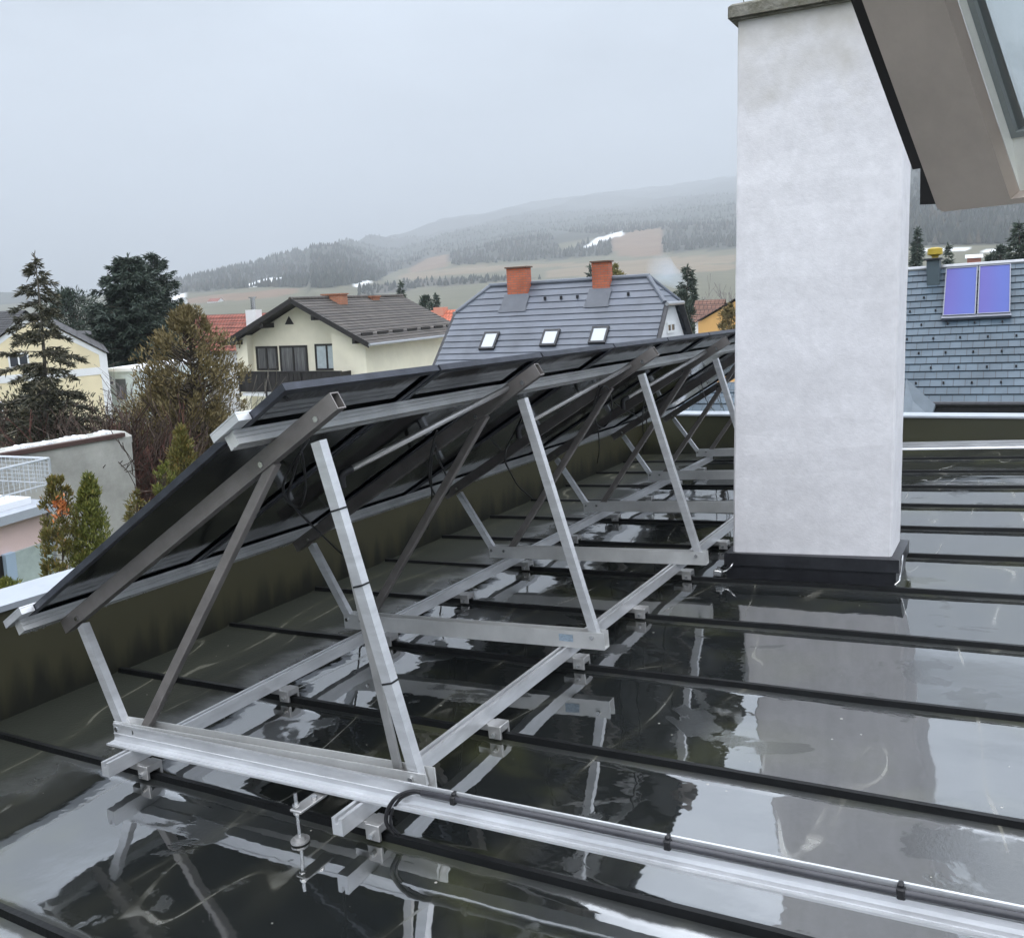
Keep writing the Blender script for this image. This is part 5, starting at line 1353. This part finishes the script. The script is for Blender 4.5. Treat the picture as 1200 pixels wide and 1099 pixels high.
# ---- long grey rendered garden wall with snow on top
def grey_wall():
    d = 20
    h = House(20, 528, d, 1250, 0.02); r = ray(1250, 354); r.z = 0; r.normalize(); R = Matrix.Rotation(0.02, 3, -(h.O-CAM).normalized())
    h.ey = R @ r; h.ez = R @ Vector((0,0,1)); h.ex = h.ey.cross(h.ez); h.M = Matrix((h.ex,h.ey,h.ez)).transposed().to_4x4(); h.M.translation = h.O
    o = h.root('garden_wall', 'tall patchy grey rendered wall with snow along its top, behind the thujas', 'wall')
    ye = h.hit(158,511,(0,0,0),(1,0,0)).y
    gm = mat('patchy_grey_render', (0.27,0.27,0.25), 0.9, vscale=.9, col2=(0.46,0.46,0.43), bump=.3, bscale=14)
    m_ = MB(); m_.cbox((-.9,-6,h.gz),(0,ye,0), .12); m_.build('wall', gm, o)
    m_ = MB(); k = -6
    rr = random.Random(4)
    while k < ye-.1:
        L_ = rr.uniform(.15,.8)
        hh = rr.uniform(.03,.09); w0 = rr.uniform(-.6,-.35); w1 = rr.uniform(-.30,-.10); k1 = min(ye-.05, k+L_); nn_ = 7
        for j in range(nn_):
            ya, yb2 = k+(k1-k)*j/nn_, k+(k1-k)*(j+1.15)/nn_; z_ = hh*(.45+.55*math.sin(PI*(j+.5)/nn_))*rr.uniform(.75,1.2); jj = rr.uniform(-.05,.05)
            m_.cbox((w0+jj,ya,-.01),(w1+jj,yb2,z_), z_*.4)
        k += L_ + rr.uniform(.05,.5)
    m_.build('snow_cap', SNOW, o)['kind'] = 'stuff'
    m_ = MB(); m_.box((-.3,-6,-.10),(.05,ye-.3,-.002)); m_.build('top_edge', mat('dark_red_edge',(0.07,0.04,0.035),.8), o)
    return h, ye
HW, yw = grey_wall()
def wall_d(u):
    q = HW.M @ HW.hit(u, 520, (0,0,0), (1,0,0)); return project(q)[2]
print('wall depth', [round(wall_d(u),1) for u in (20,60,100,140,158)])

# ------------------------------------------------------------------ trees and shrubs
conifer('spruce', 'sparse ragged spruce in front of the yellow house at the left edge', 42, 297, 24, 215, LSPR2, 3, gap=.20, droop=.48, leaf_s=.15, whorls=34, per=6, shape=.85, dens=2.7, bark=BARKG, low=.22)
conifer('spruce', 'dense dark spruce with a broad crown, left of the two tall ones', 150, 300, 56, 165, LSPR, 5, gap=.0, droop=.30, leaf_s=.34, whorls=44, per=14, shape=.55, dens=2.6, low=.02)
conifer('spruce', 'tall dark spruce with an open top just right of the dense one', 179, 296, 60, 125, LSPR, 8, gap=.08, droop=.30, leaf_s=.30, whorls=32, per=9, shape=.62, up=.25, low=.06, dens=2.0)
bushy('pine', 'rounded pine with layered boughs between the yellow gable and the tall spruces', 84, 341, 400, 80, 86, LPIN, 21, n=6000, leaf_s=.34, clumps=85, kind='ovoid', upright=.2, group='conifers in the gardens', spread=.26)
bushy('cypress', 'wide olive brown cypress with white gaps beside the cream house', 220, 360, 575, 27, 124, LCYP, 33, n=19000, leaf_s=.13, clumps=300, kind='column', upright=.62, spread=.20, fill=.25,
      skip=lambda x, y, t: (x > .15 and .52 < t < .92 and math.sin(x*17+t*31) > -.1 and x < .75))
bushy('thuja', 'tall green thuja with ragged top in the middle of the photo left of the panels', 211, 500, 640, 19, 60, LTHB, 41, n=6500, leaf_s=.085, clumps=95, kind='cone', upright=.7, spread=.30, group='green thujas')
bushy('thuja', 'low thuja bush at the right edge of the tall one, near the grey wall end', 192, 542, 620, 18.6, 28, LTHU, 43, n=1500, leaf_s=.08, clumps=40, kind='column', upright=.7, group='green thujas')
bushy('thuja', 'slender pointed thuja, right one of the pair before the pink house', 103, 557, 720, 12.5, 62, LTHU, 45, n=7000, leaf_s=.060, clumps=120, kind='cone', upright=.72, spread=.30, group='green thujas')
bushy('thuja', 'leaning thuja with an orange dead patch, left one of the pair', 66, 556, 720, 12.3, 44, LTHB, 47, n=5000, leaf_s=.060, clumps=95, kind='column', upright=.7, spread=.34, group='green thujas')
# the dead patch belongs to that thuja
th = [o_ for o_ in COL.objects if o_.get('label','').startswith('leaning thuja')][0]
p = at(70,596,12.3) - th.location; d_ = (CAM-at(70,596,12.3)).normalized(); p = p + d_*.28
m_ = MB(); r_ = random.Random(5)
for k in range(90):
    c = p + Vector((r_.gauss(0,.045), r_.gauss(0,.045), r_.gauss(0,.065))); leaf(m_, c, (rvec(r_)*.6+Vector((0,0,.5))).normalized()*.07, .035, r_)
m_.build('dead_patch', LORA, th)['kind'] = 'stuff'
bushy('shrub', 'small yellow green shrub at the foot of the pink house by the coping', 8, 682, 720, 11.8, 60, LTHU, 51, n=1500, leaf_s=.06, clumps=40, cat='shrub')
bushy('shrub', 'dark little shrub at the right foot of the grey wall', 160, 575, 640, 19, 36, LTHB, 53, n=900, leaf_s=.09, clumps=26, cat='shrub')
G_ = 'bare shrubs behind the grey wall'
bare('shrub', 'tangle of bare brown shrubs at the left above the grey wall', 25, 462, 24, 150, TWIG, 61, 16, 4, G_)
bare('shrub', 'bare brown shrub below the spruce trunk, above the wall snow', 85, 462, wall_d(85)+2.5, 110, TWIG, 62, 14, 4, G_)
bare('shrub', 'reddish bare shrub above the middle of the snowy wall top', 112, 474, wall_d(112)+3.4, 130, TWIGR, 63, 24, 4, G_)
bare('shrub', 'dense bare shrub to the left of the olive cypress trunk', 166, 440, wall_d(158)+3.0, 110, TWIG, 64, 14, 4, G_)
bare('shrub', 'brown twigs at the right end of the snowy wall', 144, 486, wall_d(144)+2.6, 60, TWIG, 66, 10, 4, G_)
bare('tree', 'slim bare forked tree growing behind the right end of the grey wall', 170, 455, wall_d(158)+1.5, 60, TWIG, 67, 4, 4, cat='tree', r0=.05)
bare('shrub', 'low reddish twigs right behind the snowy wall top', 92, 496, wall_d(92)+2.6, 130, TWIGR, 75, 22, 4, G_)
bare('shrub', 'pale bare twigs in front of the cream house wall', 272, 425, 30, 70, BARKG, 68, 8, 4, G_)
bare('tree', 'bare grey tree between the olive cypress and the dark spruces', 183, 395, 40, 60, TWIGG, 70, 6, 4, cat='tree', r0=.06, thin=.02)
# hedge mass low behind the wall
bushy('hedge', 'dark evergreen undergrowth below the sparse spruce', 45, 462, 560, 27, 200, LSPR2, 71, n=9000, leaf_s=.13, clumps=170, kind='ovoid', cat='hedge', upright=.3)
bushy('hedge', 'dark brown undergrowth under the olive cypress', 188, 458, 548, 30, 150, LCYP, 72, n=9000, leaf_s=.14, clumps=170, kind='ovoid', cat='hedge', upright=.3)
# far trees
conifer('spruce', 'thin pointed spruce rising behind the right end of the cream roof', 470, 330, 120, 30, LPIN, 81, gap=.05, leaf_s=.45, whorls=26, per=7, dens=2.5)
conifer('spruce', 'small dark conifer pair behind the orange red far roof', 511, 345, 110, 24, LSPR, 82, leaf_s=.45, whorls=22, per=9, dens=2.5)
bushy('tree', 'round dark bush left of the small conifer behind the orange red roof', 500, 349, 372, 108, 20, LPIN, 83, n=900, leaf_s=.45, clumps=26, cat='tree')
conifer('spruce', 'stubby dark conifer half hidden behind the right red brick chimney', 691, 312, 95, 30, LPIN, 84, leaf_s=.45, whorls=22, per=8, dens=2.5)
bushy('tree', 'yellowish small tree top at the right of the right red brick chimney', 722, 312, 340, 90, 18, LTHB, 85, n=700, leaf_s=.4, clumps=22)
conifer('pine', 'open blue green pine behind the slate gable and the white chimney', 806, 312, 70, 58, LPIN, 86, gap=.05, leaf_s=.34, whorls=24, per=8, dens=2.2, up=.2, shape=.55)
bushy('tree', 'dark evergreen clump low between slate gable and apricot house', 800, 345, 400, 60, 34, LSPR, 87, n=1500, leaf_s=.3, clumps=40)
bare('tree', 'purple grey bare tree above the apricot roof', 850, 318, 80, 44, TWIGG, 88, 9, 4, cat='tree', r0=.07, thin=.03)
bushy('shrub', 'brown hedge bush in front of the apricot house wall', 855, 358, 420, 40, 34, LCYP, 89, n=1800, leaf_s=.16, clumps=50, cat='shrub')
conifer('spruce', 'dark spruce at the right edge of the white chimney', 1075, 268, 90, 50, LSPR, 90, leaf_s=.45, whorls=26, per=10, dens=2.6)
conifer('spruce', 'slim conifer behind the clad chimney with the yellow cowl', 1112, 287, 80, 34, LPIN, 91, leaf_s=.4, whorls=24, per=9, dens=2.5)
conifer('spruce', 'large conifer at the right edge of the photo above the blue roof', 1196, 260, 70, 100, LPIN, 92, leaf_s=.40, whorls=26, per=9, gap=.04, dens=2.4)
bushy('tree', 'rounded dark evergreen right of the violet collectors', 1172, 291, 330, 78, 38, LPIN, 93, n=1300, leaf_s=.34, clumps=36)

# ------------------------------------------------------------------ smoke from a far chimney
sm = bpy.data.materials.new('smoke'); sm.use_nodes = True; nt = sm.node_tree
for n_ in list(nt.nodes): 
    if n_.type != 'OUTPUT_MATERIAL': nt.nodes.remove(n_)
pv = nt.nodes.new('ShaderNodeVolumePrincipled'); pv.inputs['Color'].default_value = (0.70,0.83,1,1); pv.inputs['Density'].default_value = 0.10
nt.links.new(pv.outputs[0], nt.nodes['Material Output'].inputs['Volume'])
m_ = MB(); pp = [at(815,350,72), at(812,342,72), at(806,336,72.5), at(797,330,73), at(786,324,74), at(778,318,75), at(772,312,76)]
m_.tube(smooth_path(pp,4), [.20+.045*i for i in range(25)], 10)
o = m_.build('smoke', sm); tag(o, 'thin bluish smoke drifting left from a chimney behind the slate gable', 'smoke', kind='stuff')

# ------------------------------------------------------------------ haze
hz = bpy.data.materials.new('haze'); hz.use_nodes = True; nt = hz.node_tree
for n_ in list(nt.nodes):
    if n_.type != 'OUTPUT_MATERIAL': nt.nodes.remove(n_)
pv = nt.nodes.new('ShaderNodeVolumePrincipled'); pv.inputs['Color'].default_value = (0.595,0.625,0.662,1); pv.inputs['Density'].default_value = HAZE
nt.links.new(pv.outputs[0], nt.nodes['Material Output'].inputs['Volume'])
zmin = min(v.z for v in verts) - 1; zmax = max(v.z for v in verts) + 60
hb = MB().box((-27000,-27000,zmin),(27000,27000,zmax)).build('haze', hz); hb['kind'] = 'stuff'; hb['label'] = 'pale winter mist over the valley'

# ------------------------------------------------------------------ sky, light, camera
wd_ = bpy.data.worlds.new('World'); S.world = wd_; wd_.use_nodes = True
nt = wd_.node_tree; N = nt.nodes; L = nt.links
for n_ in list(N): N.remove(n_)
SUN_EL, SUN_AZ = math.radians(42), math.radians(152)
out = N.new('ShaderNodeOutputWorld'); sky = N.new('ShaderNodeTexSky'); sky.sky_type = 'NISHITA'; sky.sun_disc = False
sky.sun_elevation = SUN_EL; sky.sun_rotation = SUN_AZ; sky.air_density = 1.2; sky.dust_density = 6
b1 = N.new('ShaderNodeBackground'); b1.inputs['Strength'].default_value = 0.06; L.new(sky.outputs[0], b1.inputs[0])
tc = N.new('ShaderNodeTexCoord'); sp = N.new('ShaderNodeSeparateXYZ'); L.new(tc.outputs['Generated'], sp.inputs[0])
cr = N.new('ShaderNodeValToRGB'); L.new(sp.outputs['Z'], cr.inputs[0])
E_ = cr.color_ramp.elements
E_[0].position = 0.0; E_[0].color = (*SKY0,1); E_[1].position = 1.0; E_[1].color = (*SKY3,1)
e = E_.new(0.20); e.color = (*SKY1,1); e = E_.new(0.345); e.color = (0.56,0.635,0.73,1); e = E_.new(0.385); e.color = (1.75,1.98,2.32,1); e = E_.new(0.48); e.color = (*SKY2,1)
mp = N.new('ShaderNodeMapping'); mp.inputs['Scale'].default_value = (1.6,1.6,4.5); L.new(tc.outputs['Generated'], mp.inputs[0])
nz = N.new('ShaderNodeTexNoise'); nz.inputs['Scale'].default_value = 1.5; nz.inputs['Detail'].default_value = 6; nz.inputs['Roughness'].default_value = .5; L.new(mp.outputs[0], nz.inputs['Vector'])
mr = N.new('ShaderNodeMapRange'); mr.inputs['From Min'].default_value = .3; mr.inputs['From Max'].default_value = .7; mr.inputs['To Min'].default_value = .34; mr.inputs['To Max'].default_value = 1.66; L.new(nz.outputs['Fac'], mr.inputs['Value'])
mx = N.new('ShaderNodeMixRGB'); mx.blend_type = 'MULTIPLY'; mx.inputs[0].default_value = 1; L.new(cr.outputs[0], mx.inputs[1]); L.new(mr.outputs[0], mx.inputs[2])
b2_ = N.new('ShaderNodeBackground'); b2_.inputs['Strength'].default_value = 1.0; L.new(mx.outputs[0], b2_.inputs[0])
ms = N.new('ShaderNodeMixShader'); ms.inputs[0].default_value = 0.93; L.new(b1.outputs[0], ms.inputs[1]); L.new(b2_.outputs[0], ms.inputs[2]); L.new(ms.outputs[0], out.inputs['Surface'])

sl_ = bpy.data.lights.new('sun', 'SUN'); sl_.energy = SUN_E; sl_.angle = math.radians(40); sl_.color = (1.0,0.97,0.93)
so = bpy.data.objects.new('sun', sl_); COL.objects.link(so)
dv = Vector((math.sin(SUN_AZ)*math.cos(SUN_EL), math.cos(SUN_AZ)*math.cos(SUN_EL), math.sin(SUN_EL)))
so.rotation_euler = dv.to_track_quat('Z', 'Y').to_euler(); so.location = dv*50

cd = bpy.data.cameras.new('camera'); cam = bpy.data.objects.new('camera', cd); COL.objects.link(cam)
R = W @ Matrix(((1,0,0),(0,1,0),(0,0,-1)))
mw = R.to_4x4(); mw.translation = CAM; cam.matrix_world = mw
cd.sensor_fit = 'HORIZONTAL'; cd.sensor_width = 36; cd.lens = 36*F/1200; cd.shift_y = -(549.5-PY)/1200; cd.clip_start = 0.05; cd.clip_end = 40000
S.camera = cam
S.view_settings.view_transform = 'Standard'; S.view_settings.look = 'None'; S.view_settings.gamma = 1; S.view_settings.exposure = EXPO
S.cycles.use_denoising = True
S.cycles.max_bounces = 10; S.cycles.glossy_bounces = 5; S.cycles.volume_bounces = 3; S.cycles.transmission_bounces = 6; S.cycles.diffuse_bounces = 4
S.cycles.caustics_reflective = False; S.cycles.caustics_refractive = False
S.cycles.sample_clamp_indirect = 6
